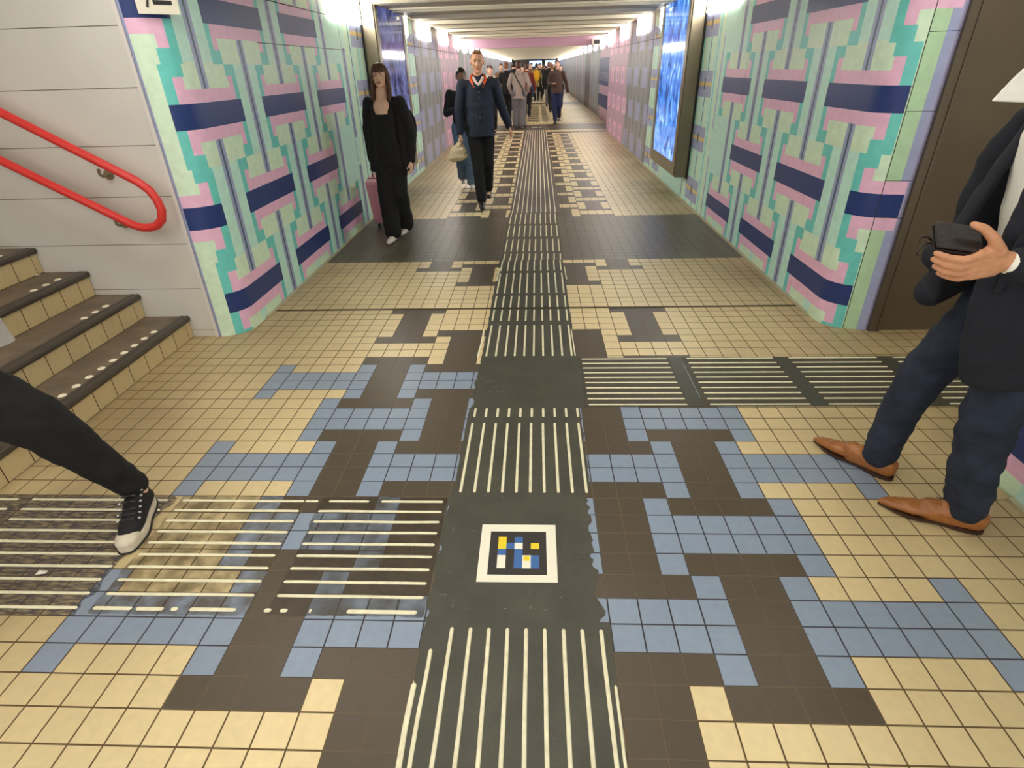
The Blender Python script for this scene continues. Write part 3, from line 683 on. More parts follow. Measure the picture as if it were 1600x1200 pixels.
# ------------------------------------------------------------------ PEOPLE
def V(*a): return Vector(a)
WORK = bpy.data.scenes.new('work')     # an empty side scene in which shapes are fused; removed at the end
class Blob:
    """tapered limbs and ellipsoids fused into one continuous skin by a voxel remesh"""
    def __init__(s): s.v = []; s.f = []
    def _add(s, vs, fs):
        k = len(s.v); s.v += vs; s.f += [tuple(i+k for i in f) for f in fs]
    def cap(s, p0, p1, r0, r1=None, side=None, flat=1.0, n=18):
        p0, p1 = Vector(p0), Vector(p1); r1 = r0 if r1 is None else r1
        d = p1-p0; L_ = d.length
        if L_ < 1e-6: d = V(0,0,1); L_ = 1e-6
        t = d.normalized()
        ref = Vector(side) if side is not None else (V(1,0,0) if abs(t.x) < .9 else V(0,1,0))
        u = (ref - t*ref.dot(t)).normalized(); w = t.cross(u)
        rings = []
        for i in range(1, 5): a = math.pi/2*i/5; rings.append((p0 - t*r0*math.cos(a)*flat**.5, r0*math.sin(a)))
        rings.append((p0, r0)); rings.append((p0.lerp(p1, .5), (r0+r1)/2)); rings.append((p1, r1))
        for i in range(4, 0, -1): a = math.pi/2*i/5; rings.append((p1 + t*r1*math.cos(a)*flat**.5, r1*math.sin(a)))
        vs = [p0 - t*r0*flat**.5]; 
        for c, r in rings:
            for k in range(n):
                a = 2*math.pi*k/n; vs.append(c + u*math.cos(a)*r + w*math.sin(a)*r*flat)
        vs.append(p1 + t*r1*flat**.5); fs = []
        for k in range(n): fs.append((0, 1+(k+1) % n, 1+k))
        for j in range(len(rings)-1):
            for k in range(n):
                a = 1+j*n; fs.append((a+k, a+(k+1) % n, a+n+(k+1) % n, a+n+k))
        a = 1+(len(rings)-1)*n
        for k in range(n): fs.append((a+k, a+(k+1) % n, len(vs)-1))
        s._add(vs, fs); return s
    def chain(s, pts, rs, side=None, flat=1.0):
        for i in range(len(pts)-1): s.cap(pts[i], pts[i+1], rs[i], rs[i+1], side, flat)
        return s
    def ell(s, c, ax):
        """ellipsoid, ax = three axis vectors"""
        c = Vector(c); A = [Vector(a) for a in ax]; n, m = 20, 12; vs = [c + A[2]]
        for j in range(1, m):
            th = math.pi*j/m
            for k in range(n): ph = 2*math.pi*k/n; vs.append(c + A[0]*math.sin(th)*math.cos(ph) + A[1]*math.sin(th)*math.sin(ph) + A[2]*math.cos(th))
        vs.append(c - A[2]); fs = []
        for k in range(n): fs.append((0, 1+k, 1+(k+1) % n))
        for j in range(m-2):
            for k in range(n): a = 1+j*n; fs.append((a+k, a+n+k, a+n+(k+1) % n, a+(k+1) % n))
        a = 1+(m-2)*n
        for k in range(n): fs.append((a+k, len(vs)-1, a+(k+1) % n))
        s._add(vs, fs); return s
    def build(s, name, m, parent=None, voxel=.012, smooth=3, fold=0.0, fscale=9, cuts=()):
        me = bpy.data.meshes.new(name); me.from_pydata([tuple(v) for v in s.v], [], s.f)
        o = bpy.data.objects.new(name, me); WORK.collection.objects.link(o)
        rm = o.modifiers.new('r', 'REMESH'); rm.mode = 'VOXEL'; rm.voxel_size = voxel; rm.adaptivity = 0
        if smooth: sm_ = o.modifiers.new('s', 'SMOOTH'); sm_.iterations = smooth; sm_.factor = .6
        WORK.view_layers[0].update(); dg = WORK.view_layers[0].depsgraph; me2 = bpy.data.meshes.new_from_object(o.evaluated_get(dg))
        WORK.collection.objects.unlink(o); COL.objects.link(o); o.modifiers.clear(); o.data = me2; bpy.data.meshes.remove(me); me2.name = name
        if cuts:
            bm = bmesh.new(); bm.from_mesh(me2)
            for (co, no) in cuts: bmesh.ops.bisect_plane(bm, geom=bm.verts[:]+bm.edges[:]+bm.faces[:], plane_co=co, plane_no=no, clear_outer=True)
            bm.to_mesh(me2); bm.free()
        if fold:
            me2.update(); cs_ = [(v.co.copy(), v.normal.copy()) for v in me2.vertices]; out_ = []
            for p, nn in cs_:
                q = noise.noise(V(p.x*fscale, p.y*fscale, p.z*fscale*1.6)) + .5*noise.noise(V(p.x*fscale*2.3, p.y*fscale*2.3, p.z*fscale*3.2))
                out_ += (p + nn*q*fold)[:]
            me2.vertices.foreach_set('co', out_)
        me2.materials.clear(); me2.materials.append(m)
        me2.polygons.foreach_set('use_smooth', [True]*len(me2.polygons))
        if parent: setpar(o, parent)
        return o
def cloth(name, rgb, rough=.85, var=.12, sc=30, bump=.25): return mat('cloth_'+name, rgb, rough, var=var, vscale=sc, bump=bump, bscale=180)
skin_l = mat('skin_light', (238, 192, 166), .5, var=.06, vscale=30); skin_m = mat('skin_medium', (224, 166, 132), .5, var=.06, vscale=30); skin_d = mat('skin_dark', (140, 98, 74), .5, var=.06, vscale=30)
eye_w = mat('eye_white', (190, 176, 164), .4); eye_d = mat('eye_dark', (40, 30, 26), .3); lip_m = mat('lip', (176, 96, 88), .5); brow_m = mat('brow', (66, 46, 32), .8)

def hand(bl, wrist, dirv, palm_n, thumb_side, s=1.0, curl=.5, fr=.0085):
    """palm, four unequal bent fingers, a thumb from the side of the palm"""
    d = Vector(dirv).normalized(); n_ = Vector(palm_n); n_ = (n_ - d*n_.dot(d)).normalized(); w = Vector(thumb_side); w = (w - d*w.dot(d) - n_*w.dot(n_)).normalized()
    W_ = Vector(wrist)
    for o_ in (-.022, 0, .022): bl.cap(W_ + w*o_*.6*s, W_ + (d*.075 + w*o_)*s, .017*s, .015*s, side=w, flat=.85)
    for i, (o_, L_) in enumerate(((.03, .068), (.010, .078), (-.010, .072), (-.029, .056))):
        a = W_ + (d*.08 + w*o_)*s; dd = d.copy(); p = a
        for j, (fr_, ang) in enumerate(((.45, .35), (.32, .6), (.23, .45))):
            dd = (dd*math.cos(ang*curl) + n_*math.sin(ang*curl)).normalized()
            q_ = p + dd*L_*fr_*s; bl.cap(p, q_, (fr-.0006*j)*s, (fr-.0006*(j+1))*s); p = q_
    a = W_ + (d*.025 + w*.026)*s; b_ = a + (d*.03 + w*.024 + n_*.012)*s; c_ = b_ + (d*.032 + w*.006 + n_*.012*curl*2)*s
    bl.cap(a, b_, .014*s, .011*s); bl.cap(b_, c_, .011*s, .0085*s)

def head(bl, P, hc, yaw=0, pitch=0, F=None, Lf=None, s=1.0, fem=False):
    """skull, jaw, nose, ears; returns the head frame"""
    U = V(0,0,1); f = Matrix.Rotation(yaw, 3, 'Z') @ F; l = Matrix.Rotation(yaw, 3, 'Z') @ Lf
    rot = Matrix.Rotation(pitch, 3, l); f = rot @ f; u = rot @ U; c = Vector(hc)
    def q(a, b_, z): return c + (l*a + f*b_ + u*z)*s
    bl.ell(q(0, -.012, .025), (l*.074*s, f*.092*s, u*.092*s)); bl.ell(q(0, .025, -.03), (l*.060*s, f*.068*s, u*.085*s))
    bl.ell(q(0, .045, -.075), (l*.040*s, f*.040*s, u*.036*s)); bl.ell(q(0, .078, -.093), (l*.02*s, f*.018*s, u*.016*s))
    bl.cap(q(0, .082, .015), q(0, .106, -.022), .008*s, .0125*s); bl.ell(q(.011, .094, -.027), (l*.008*s, f*.01*s, u*.007*s)); bl.ell(q(-.011, .094, -.027), (l*.008*s, f*.01*s, u*.007*s))
    for sg_ in (1, -1):
        bl.ell(q(.040*sg_, .062, -.022), (l*.022*s, f*.02*s, u*.022*s)); bl.ell(q(.030*sg_, .078, .03), (l*.024*s, f*.012*s, u*.008*s))
        bl.ell(q(.077*sg_, -.008, -.008), (l*.008*s, f*.017*s, u*.028*s))
    return q, l, f, u
def face(q, l, f, u, parent, s=1.0, lips=lip_m, brow=brow_m, back=False):
    for sg_ in (1, -1):
        b = Blob(); b.ell(q(.030*sg_, .0765, .010), (l*.0125*s, f*.0075*s, u*.0048*s)); b.build('eye', eye_w, parent, .002, 0)
        b = Blob(); b.ell(q(.030*sg_, .0835, .010), (l*.0065*s, f*.0035*s, u*.0052*s)); b.build('iris', eye_d, parent, .0015, 0)
        b = Blob(); b.cap(q(.014*sg_, .0885, .030), q(.044*sg_, .078, .031), .0042*s, .003*s); b.build('eyebrow', brow, parent, .003, 0)
    b = Blob(); b.cap(q(-.018, .086, -.058), q(.018, .086, -.058), .0055*s, .0055*s, flat=1); b.cap(q(-.008, .091, -.058), q(.008, .091, -.058), .0065*s); b.build('lips', lips, parent, .003, 1)

def frame(facing):
    F = V(math.sin(R(facing)), -math.cos(R(facing)), 0)      # facing 0 looks towards -Y (the camera); positive turns towards +X
    Lf = V(0,0,1).cross(F)
    return F, Lf

def walker(label, x, y, facing=0, h=1.72, skin=skin_l, top=None, legs=None, shoes=None, hair=None, lfoot=(.1, .28, .0), rfoot=(-.1, -.25, .05), arms=None, vox=.014,
           hair_style='short', wide=1.0, faced=False, jacket_hem=.86, leg_r=1.0, flare=1.0, head_yaw=0, head_pitch=0, fine=False, top_name='jacket', skirt=None, fem=False, legs_name='trousers', sleeve_end=1.0, neck_open=False):
    F, Lf = frame(facing); k = h/1.75
    base = V(x, y, 0)
    root = empty('person', (x, y, 0), label=label, cat='person')
    def q(a, b, z): return base + (Lf*a + F*b + V(0,0,z))*k
    hip = .93; sh = 1.43
    hips = [q(.085, 0, hip), q(-.085, 0, hip)]
    feet = [lfoot, rfoot]; ank = []; knees = []
    for (a, b, z) in feet: ank.append(q(a, b, .085+z))
    for i in (0, 1):
        a, c = hips[i], ank[i]; d = (c-a); L_ = d.length; tl = .86*k
        bend = math.sqrt(max(0, (tl/2)**2 - (L_/2)**2)) if L_ < tl else 0
        fwd = (F - d.normalized()*F.dot(d.normalized())).normalized()
        knees.append(a.lerp(c, .49) + fwd*bend)
    if arms is None: arms = [((.25, -.06, 1.14), (.27, .02, .88)), ((-.25, .06, 1.14), (-.27, .16, .90))]
    shl = [q(.175*wide, 0, sh-.03), q(-.175*wide, 0, sh-.03)]
    el = [q(*arms[0][0]), q(*arms[1][0])]; wr = [q(*arms[0][1]), q(*arms[1][1])]
    # body
    b = Blob()
    b.cap(q(-.06, 0, .95), q(.06, 0, .95), .105*k, side=F, flat=1.0); b.cap(q(0, 0, .98), q(0, 0, 1.2), .105*k, .115*k, side=Lf, flat=.8); b.cap(q(0, 0, 1.2), q(0, 0, 1.35), .13*k, .12*k, side=Lf, flat=.72)
    b.cap(q(-.13*wide, 0, sh-.035), q(.13*wide, 0, sh-.035), .05*k); b.cap(q(0, -.005, 1.42), q(0, .012, 1.56), .055*k, .052*k)
    for i in (0, 1):
        b.chain([shl[i], el[i], wr[i]], [.045*k, .036*k, .024*k]); b.chain([hips[i], knees[i], ank[i]], [.078*k, .05*k, .035*k])
        fo = ank[i]; b.cap(fo + V(0,0,-.03*k), fo + F*.13*k + V(0,0,-.05*k), .032*k, .026*k)
        dd = (wr[i]-el[i]).normalized(); inward = Lf*(-1 if i == 0 else 1)
        hand(b, wr[i], dd, inward if abs(dd.z) > .5 else V(0,0,1), F if abs(dd.z) > .5 else -inward, s=k*1.0, curl=.8, fr=.0088 if fine else .0105)
    pv = q(0, .012, 1.56); c = q(0, .028, 1.635)
    hq, hl, hf, hu = head(b, None, c, R(head_yaw), R(head_pitch), F, Lf, k*(.96 if fem else 1.0), fem)
    b.build('body', skin, root, vox if not fine else .007, 2)
    hs = k*(.96 if fem else 1.0)
    if faced: face(hq, hl, hf, hu, root, hs)
    # trousers or skirt
    b = Blob()
    b.cap(q(-.06, 0, .96), q(.06, 0, .96), .108*k, side=F, flat=1.0)
    for i in (0, 1):
        end = knees[i].lerp(ank[i], .93)
        b.chain([hips[i], knees[i], end], [.102*k*leg_r, .075*k*leg_r*(.5+.5*flare), .062*k*leg_r*flare])
    b.build(legs_name, legs, root, vox*.9, 2, fold=.006, fscale=11, cuts=[(q(0,0,1.0), V(0,0,1))])
    if skirt:
        b = Blob(); b.cap(q(0, 0, .98), q(0, 0, .62), .13*k, .19*k, side=Lf, flat=.8); b.build('skirt', skirt, root, vox, 2, fold=.006, cuts=[(q(0,0,.56), V(0,0,-1))])
    # shoes
    for i in (0, 1):
        b = Blob(); a = ank[i]; z = feet[i][2]; toe_d = (F*.17 + V(0,0,-.045 - (.02 if z > .03 else 0))).normalized()
        b.cap(a - F*.035*k + V(0,0,-.04*k), a + F*.06*k + V(0,0,-.045*k), .042*k, .042*k); b.cap(a + F*.06*k + V(0,0,-.045*k), a + F*.17*k + V(0,0,-.052*k - (.02 if z > .03 else 0)), .042*k, .032*k, side=Lf, flat=.8)
        b.cap(a + V(0,0,.0), a + V(0,0,-.03*k), .045*k)
        b.build('shoe', shoes, root, vox*.7, 2, cuts=[(a + V(0,0,-.083*k), V(0,0,-1))])
    # top
    b = Blob()
    b.cap(q(0, 0, jacket_hem-.03), q(0, 0, 1.18), .168*k*wide, .148*k*wide, side=Lf, flat=.82); b.cap(q(0, 0, 1.18), q(0, 0, 1.33), .165*k*wide, .15*k*wide, side=Lf, flat=.72)
    b.cap(q(-.14*wide, 0, sh-.035), q(.14*wide, 0, sh-.035), .062*k); b.cap(q(0, -.01, 1.42), q(0, -.005, 1.475), .085*k, .068*k)
    for i in (0, 1):
        we = el[i].lerp(wr[i], .97*sleeve_end)
        b.chain([shl[i], el[i], we], [.068*k, .058*k, .045*k])
    b.build(top_name, top, root, vox*.9, 2, fold=.007, fscale=10, cuts=[(q(0,0,jacket_hem), V(0,0,-1))] if jacket_hem > .5 else ())
    # hair
    if hair is not None:
        b = Blob(); b.ell(hq(0, -.022, .036), (hl*.082*hs, hf*.095*hs, hu*.093*hs))
        if hair_style == 'short':
            b.ell(hq(0, -.04, .0), (hl*.079*hs, hf*.075*hs, hu*.085*hs)); o = b.build('hair', hair, root, .008 if fine else .012, 1, fold=.004, fscale=60, cuts=[(hq(0, .05, .045), (hf*.72 - hu*.69).normalized())])
        elif hair_style == 'thin':
            b = Blob(); b.ell(hq(0, -.026, .032), (hl*.078*hs, hf*.092*hs, hu*.089*hs)); b.cap(hq(-.03, .045, .098), hq(.035, .045, .098), .012*hs)
            o = b.build('hair', hair, root, .006, 1, fold=.003, fscale=60, cuts=[(hq(0, .045, .04), (hf*.72 - hu*.69).normalized())])
        elif hair_style == 'long':
            b.ell(hq(0, -.05, -.04), (hl*.082*hs, hf*.07*hs, hu*.13*hs))
            for sg_ in (1, -1): b.chain([hq(.066*sg_, .02, .04), hq(.082*sg_, .01, -.05), hq(.09*sg_, .0, -.15), hq(.085*sg_, .015, -.24)], [.024*hs, .03*hs, .034*hs, .022*hs], side=hf, flat=.9)
            o = b.build('hair', hair, root, .008, 1, fold=.005, fscale=50, cuts=())
            bm = bmesh.new(); bm.from_mesh(o.data)   # open the face
            bm.free()
    return root, q, hq, hl, hf, hu, hs, F, Lf, wr, el

black = cloth('black', (24, 23, 25)); black2 = cloth('deep_black', (15, 14, 15)); navy = cloth('navy', (36, 44, 62)); denim = cloth('denim', (58, 76, 108), sc=60, var=.25); denim_l = cloth('light_denim', (92, 112, 136), sc=50, var=.25)
white_shoe = mat('shoe_white', (225, 218, 205), .5); black_shoe = mat('shoe_black', (22, 20, 20), .45)
hair_br = mat('hair_brown', (92, 62, 44), .55, var=.3, vscale=60, stretch=(1, 1, .15)); hair_dk = mat('hair_dark', (32, 24, 20), .5, var=.3, vscale=60); hair_gi = mat('hair_ginger', (142, 96, 60), .6, var=.3, vscale=60)

# ---- the woman with the suitcase
r_, q, hq, hl, hf, hu, hs, F, Lf, wr, el = walker('woman in black jacket and wide black trousers pulling a pink suitcase by the left wall', -1.08, 4.93, facing=-6, h=1.62, top=black, legs=black2, shoes=white_shoe, hair=None,
    lfoot=(.04, -.12, .03), rfoot=(-.03, .14, 0), arms=[((.25, -.02, 1.12), (.235, .02, .84)), ((-.235, -.05, 1.12), (-.215, -.01, .83))], fine=True, faced=True, leg_r=1.02, flare=1.55, jacket_hem=.74, head_yaw=8, fem=True, wide=.93, legs_name='wide_trousers')
# long hair with a fringe, face left free
b = Blob()
b.ell(hq(0, -.024, .036), (hl*.083*hs, hf*.09*hs, hu*.092*hs)); b.ell(hq(0, -.055, -.03), (hl*.082*hs, hf*.06*hs, hu*.12*hs))
for sg_ in (1, -1):
    for o_ in (0, -.03): b.chain([hq(.062*sg_, .015+o_, .07), hq(.08*sg_, .012+o_, -.01), hq(.084*sg_, .012+o_, -.1), hq(.088*sg_, .04+o_, -.17), hq(.085*sg_, .055+o_, -.23)], [.018*hs, .022*hs, .024*hs, .024*hs, .014*hs])
for i in range(9):
    a = -.056+.014*i; dd = .012*math.cos(a*20); b.chain([hq(a*.7, .045, .105), hq(a, .078-abs(a)*.35, .075), hq(a*1.1, .092-abs(a)*.5, .04)], [.011*hs, .0095*hs, .006*hs])
b.build('hair', hair_br, r_, .006, 1, fold=.003, fscale=70)
b = Blob()
for sg_ in (1, -1): b.chain([q(.13*sg_, -.03, 1.36), q(.155*sg_, -.02, 1.1), q(.165*sg_, -.01, .78)], [.07, .075, .08], side=F, flat=.9)
b.chain([q(0, -.09, 1.36), q(0, -.09, 1.1), q(0, -.09, .78)], [.08, .08, .09], side=Lf, flat=.6); b.build('jacket_panel', black, r_, .01, 2, fold=.006, cuts=[(q(0, 0, .73), V(0, 0, -1))])
# black low top with bare neckline
b = Blob(); b.ell(q(0, .082, 1.345), (Lf*.085, F*.055, V(0,0,.10))); b.cap(q(0, .055, 1.39), q(0, .042, 1.50), .062, .052); b.build('neckline', skin_l, r_, .008, 2)
b = Blob(); b.cap(q(0, .045, .84), q(0, .07, 1.24), .13, .105, side=Lf, flat=.7); b.build('black_top', black2, r_, .01, 2)
for sg_ in (1, -1):
    b = Blob(); b.chain([q(.075*sg_, .03, 1.475), q(.092*sg_, .112, 1.32), q(.095*sg_, .125, 1.1), q(.12*sg_, .10, .80)], [.024, .03, .034, .03], side=Lf, flat=.4); b.build('lapel', black, r_, .009, 2)
b = Blob(); b.chain([hq(.088*math.cos(t_), -.01, .015+.105*math.sin(t_)) for t_ in [math.pi*i/12 for i in range(13)]], [.007]*13); 
b.build('headphone_band', mat('band_grey', (96, 84, 78), .4), r_, .004, 1)
for sg_ in (1, -1): b = Blob(); b.ell(hq(.094*sg_, -.008, -.01), (hl*.014, hf*.03, hu*.036)); b.build('headphone_cup', mat('cup_black', (26, 24, 26), .35), r_, .005, 1)
# backpack strap and pack seen behind her left arm
bp = empty('backpack', tuple(q(.12, -.2, .95)), label='small black backpack hanging behind the woman with the pink suitcase', cat='bag')
b = Blob(); b.ell(q(.08, -.20, 1.16), (Lf*.17, F*.07, V(0,0,.2))); b.build('pack', black, bp, .012, 2, fold=.004)
# suitcase
sc = empty('suitcase', (-1.27, 5.32, 0), label='pink hard shell suitcase on wheels pulled behind the woman in black', cat='suitcase')
pk = mat('suitcase_pink', (228, 160, 176), .35, var=.04)
Tm = Matrix.Translation((-1.26, 5.46, .045)) @ Matrix.Rotation(R(-8), 4, 'Z') @ Matrix.Rotation(R(14), 4, 'X')
def tb(x0, y0, z0, x1, y1, z1): 
    b = MB(); b.box(x0, y0, z0, x1, y1, z1); b.v = [tuple(Tm @ Vector(v)) for v in b.v]; return b
tb(-.2, -.11, .02, .2, -.003, .52).build('front_shell', pk, sc, bevel=.03); tb(-.2, .003, .02, .2, .11, .52).build('back_shell', pk, sc, bevel=.03)
tb(-.197, -.006, .025, .197, .006, .515).build('zip_band', blk, sc)
for x in (-.13, -.04, .05, .14): tb(x, -.118, .08, x+.02, -.108, .46).build('rib', pk, sc, bevel=.004)
for x in (-.15, .15):
    for y_ in (-.08, .08):
        b = MB(); b.tube([tuple(Tm @ V(x-.012, y_, -.005)), tuple(Tm @ V(x+.012, y_, -.005))], .026, 14); b.build('wheel', blk, sc)
hgrip = wr[1] + V(-.005, 0, -.07)
b = MB()
b.tube([tuple(Tm @ V(-.13, .0, .5)), tuple(hgrip + V(-.02, .02, -.02))], .008, 8); b.tube([tuple(Tm @ V(-.03, .0, .5)), tuple(hgrip + V(.045, .03, -.02))], .008, 8)
b.build('telescopic_handle', mat('handle_black', (28, 27, 28), .3, metal=.3), sc)
b = MB(); b.tube([tuple(hgrip + V(-.035, .02, -.012)), tuple(hgrip + V(.06, .03, -.012))], .013, 10); b.build('grip', blk, sc)

# ---- the man with the cotton bag
r_, q, hq, hl, hf, hu, hs, F, Lf, wr, el = walker('man in navy jacket with orange collar lining carrying a cream cloth bag', -.31, 6.50, facing=6, h=1.735, skin=skin_m, top=navy, legs=black2, shoes=black_shoe, hair=hair_gi,
    lfoot=(.07, -.22, .07), rfoot=(-.03, .20, 0), arms=[((.27, -.10, 1.16), (.36, -.10, .93)), ((-.25, .02, 1.14), (-.255, .05, .88))], fine=True, faced=True, leg_r=.95, flare=1.05, jacket_hem=.84, hair_style='thin', wide=1.08, head_pitch=8)
b = Blob()
for sg_ in (1, -1): b.chain([q(.0, -.065, 1.50), q(.07*sg_, -.03, 1.495), q(.088*sg_, .045, 1.455), q(.05*sg_, .118, 1.375)], [.016, .018, .019, .009])
b.build('collar_lining', mat('lining_orange', (228, 92, 36), .7), r_, .008, 2)
b = Blob(); b.chain([q(.055, .05, 1.47), q(0, .108, 1.385), q(-.055, .05, 1.47)], [.018, .016, .018]); b.build('shirt_collar', mat('shirt_white', (228, 206, 196), .8), r_, .008, 2)
b = Blob(); b.chain([q(-.05, .115, 1.40), q(0, .132, 1.37), q(.05, .115, 1.40)], [.018]*3); b.build('jacket_collar', navy, r_, .007, 2)
for z in (1.33, 1.27, 1.05, .93): b = Blob(); b.ell(q(.0, .148 if z > 1.1 else .135, z), (Lf*.009, F*.006, V(0,0,.009))); b.build('snap_button', mat('button', (120, 120, 124), .3, metal=.6), r_, .003, 0)
bg = empty('cloth_bag', tuple(wr[1] + V(0, 0, -.4)), label='cream drawstring cloth bag hanging from the hand of the man in navy', cat='bag')
hp = wr[1] + V(0, 0, -.09); cott = cloth('cotton', (226, 208, 172), sc=12, var=.1, bump=.5)
b = Blob(); b.chain([hp, hp + V(-.02, 0, -.05)], [.018, .04]); b.ell(hp + V(-.045, 0, -.14), (V(.115, 0, .03), V(0, .06, 0), V(0, 0, .085))); b.ell(hp + V(-.05, 0, -.185), (V(.13, 0, .02), V(0, .065, 0), V(0, 0, .05))); b.cap(hp+V(-.03,0,-.04), hp+V(-.05,0,-.12), .035, .09, side=V(1,0,0), flat=.6)
b.build('sack', cott, bg, .009, 2, fold=.008, fscale=22)
b = Blob(); b.ell(hp + V(.0, 0, .015), (V(.028, 0, 0), V(0, .02, 0), V(0, 0, .022))); b.build('knot', cott, bg, .006, 1, fold=.003, fscale=60)

# ---- the young man behind with a phone
r_, q, hq, hl, hf, hu, hs, F, Lf, wr, el = walker('young man in black jacket and light jeans with a phone, behind the navy jacket', -.66, 7.75, facing=8, h=1.56, skin=skin_d, top=black, legs=denim_l, shoes=white_shoe, hair=hair_dk,
    lfoot=(.08, .10, 0), rfoot=(-.06, -.16, .06), arms=[((.24, .02, 1.12), (.12, .27, 1.12)), ((-.26, .0, 1.14), (-.10, .24, 1.20))], faced=True, leg_r=1.15, flare=1.25, jacket_hem=.88, head_pitch=12, wide=1.1, vox=.012)
ph = empty('phone', tuple(wr[1] + F*.09), label='dark phone held up by the young man in the black jacket', cat='phone')
b = MB(); c_ = wr[1] + F*.10 + V(.02, 0, .04); b.box(c_.x-.036, c_.y-.005, c_.z-.07, c_.x+.036, c_.y+.005, c_.z+.07); b.build('phone_body', blk, ph, bevel=.004)

# ---- people further away
grey_h = cloth('grey_hoodie', (178, 166, 154)); grey_p = cloth('grey_pants', (128, 126, 128)); brown_t = cloth('brown', (88, 68, 60)); dj = cloth('dark_jeans', (44, 54, 92))
r_, q, hq, hl, hf, hu, hs, F, Lf, wr, el = walker('person seen from behind in beige grey hoodie with dark strap across the back', -.10, 16.9, facing=180, h=1.70, top=grey_h, legs=grey_p, shoes=white_shoe, hair=hair_br, lfoot=(.09, .06, 0), rfoot=(-.09, -.05, 0), leg_r=1.4, flare=1.3, jacket_hem=.8, wide=1.2,
    arms=[((.30, -.02, 1.15), (.24, .10, .95)), ((-.30, -.02, 1.15), (-.24, .10, .95))])
b = Blob(); b.ell(q(0, -.08, 1.46), (Lf*.10, F*.07, V(0,0,.06))); b.build('hood', grey_h, r_, .012, 2)
b = Blob(); b.chain([q(.13, -.10, 1.44), q(.02, -.165, 1.25), q(-.12, -.165, 1.05), q(-.16, -.15, .85)], [.014]*4, side=V(0,0,1)); b.build('strap', black, r_, .008, 1)
walker('woman in brown jumper and dark jeans with long brown hair walking towards the camera', 1.02, 18.2, facing=-4, h=1.71, top=brown_t, legs=dj, shoes=black_shoe, hair=hair_br, hair_style='short', lfoot=(.07, -.2, .08), rfoot=(-.04, .18, 0), leg_r=1.0, jacket_hem=.86, faced=True, wide=1.1,
    arms=[((.28, -.06, 1.15), (.34, -.1, .88)), ((-.26, .02, 1.13), (-.12, .24, 1.12))])
r_, q, hq, hl, hf, hu, hs, F, Lf, wr, el = walker('person with a yellow backpack walking away down the middle of the tunnel', .42, 31.0, facing=180, h=1.69, top=cloth('olive', (150, 128, 70)), legs=black2, shoes=black_shoe, hair=hair_dk, lfoot=(.08, .1, 0), rfoot=(-.08, -.1, .04), leg_r=.85, jacket_hem=.7, vox=.018)
bp = empty('backpack', tuple(q(0, -.2, .95)), label='bright yellow backpack on a walker in the middle of the tunnel', cat='bag')
b = Blob(); b.ell(q(0, -.25, 1.2), (Lf*.17, F*.1, V(0,0,.26))); b.build('pack', cloth('yellow', (232, 172, 24)), bp, .016, 2)
b = Blob(); b.ell(q(0, -.34, 1.1), (Lf*.12, F*.04, V(0,0,.1))); b.build('front_pocket', cloth('yellow', (232, 172, 24)), bp, .014, 1)
crowd = [
 (-.78, 15.3, 0, 1.60, 'black', 'black', 'person in dark coat with tan scarf walking just behind the navy jacket'),
 (-1.15, 19.6, 0, 1.62, 'white', 'denim', 'person in white top near the left wall behind the dark coat'),
 (-.55, 19.0, 180, 1.70, 'black', 'black', 'person in black beside the grey hoodie, on its left'),
 (.08, 20.6, 180, 1.66, 'red', 'black', 'person in dark red top right behind the grey hoodie'),
 (-.2, 27.0, 0, 1.6, 'brown', 'black', 'brown dressed walker left of the yellow backpack'),
 (.95, 26.5, 180, 1.72, 'black', 'grey', 'dark dressed walker between the yellow backpack and the brown jumper'),
 (1.35, 24.5, 0, 1.6, 'brown', 'black', 'brown haired walker behind the brown jumper'),
 (-1.3, 30.0, 0, 1.7, 'grey', 'denim', 'grey dressed walker near the left tunnel wall'),
 (.0, 37.0, 0, 1.68, 'black', 'denim', 'dark walker far down, left of the yellow backpack'),
 (.9, 37.0, 180, 1.7, 'red', 'black', 'reddish walker far down, right of the yellow backpack'),
 (1.6, 35.0, 0, 1.64, 'brown', 'black', 'brown walker far down the right side'),
 (-.7, 40.0, 0, 1.72, 'brown', 'black', 'brown coated walker far down the left side'),
 (.45, 45.0, 180, 1.75, 'black', 'black', 'black dressed walker far down the middle, under the screens'),
 (1.3, 46.0, 0, 1.7, 'white', 'black', 'pale topped walker far down on the right'),
 (-.25, 50.0, 0, 1.7, 'red', 'black', 'dark red walker far down, left under the screens'),
 (-1.2, 50.0, 180, 1.7, 'black', 'black', 'black walker far down by the left wall'),
 (1.9, 52.0, 0, 1.7, 'black', 'black', 'black walker far down by the right wall'),
 (.9, 55.0, 0, 1.7, 'brown', 'black', 'brown walker standing nearest to the far screens'),

 (-.95, 23.5, 0, 1.68, 'brown', 'black', 'tan dressed walker near the left, behind the white top'),
 (-.45, 23.0, 180, 1.74, 'black', 'denim', 'tall black dressed walker just behind the dark red top'),
 (.98, 22.5, 180, 1.62, 'black', 'black', 'black dressed walker between the red top and the brown jumper'),
 (.62, 33.5, 0, 1.7, 'black', 'black', 'black walker right beside the yellow backpack'),
 (.15, 33.0, 0, 1.72, 'brown', 'denim', 'tan walker left beside the yellow backpack'),
 (1.15, 31.0, 0, 1.72, 'black', 'grey', 'dark walker right of the yellow backpack, ahead of the red one'),
 (-.9, 34.0, 180, 1.7, 'black', 'black', 'black walker far down the left side behind the grey one'),
 (.6, 41.0, 0, 1.72, 'brown', 'black', 'brown walker far down between the screens'),
]
cc = {'black': black, 'white': cloth('white', (222, 216, 208)), 'red': cloth('red', (128, 52, 46)), 'brown': cloth('tan', (134, 100, 76)), 'grey': cloth('mid_grey', (120, 118, 122)), 'denim': denim}
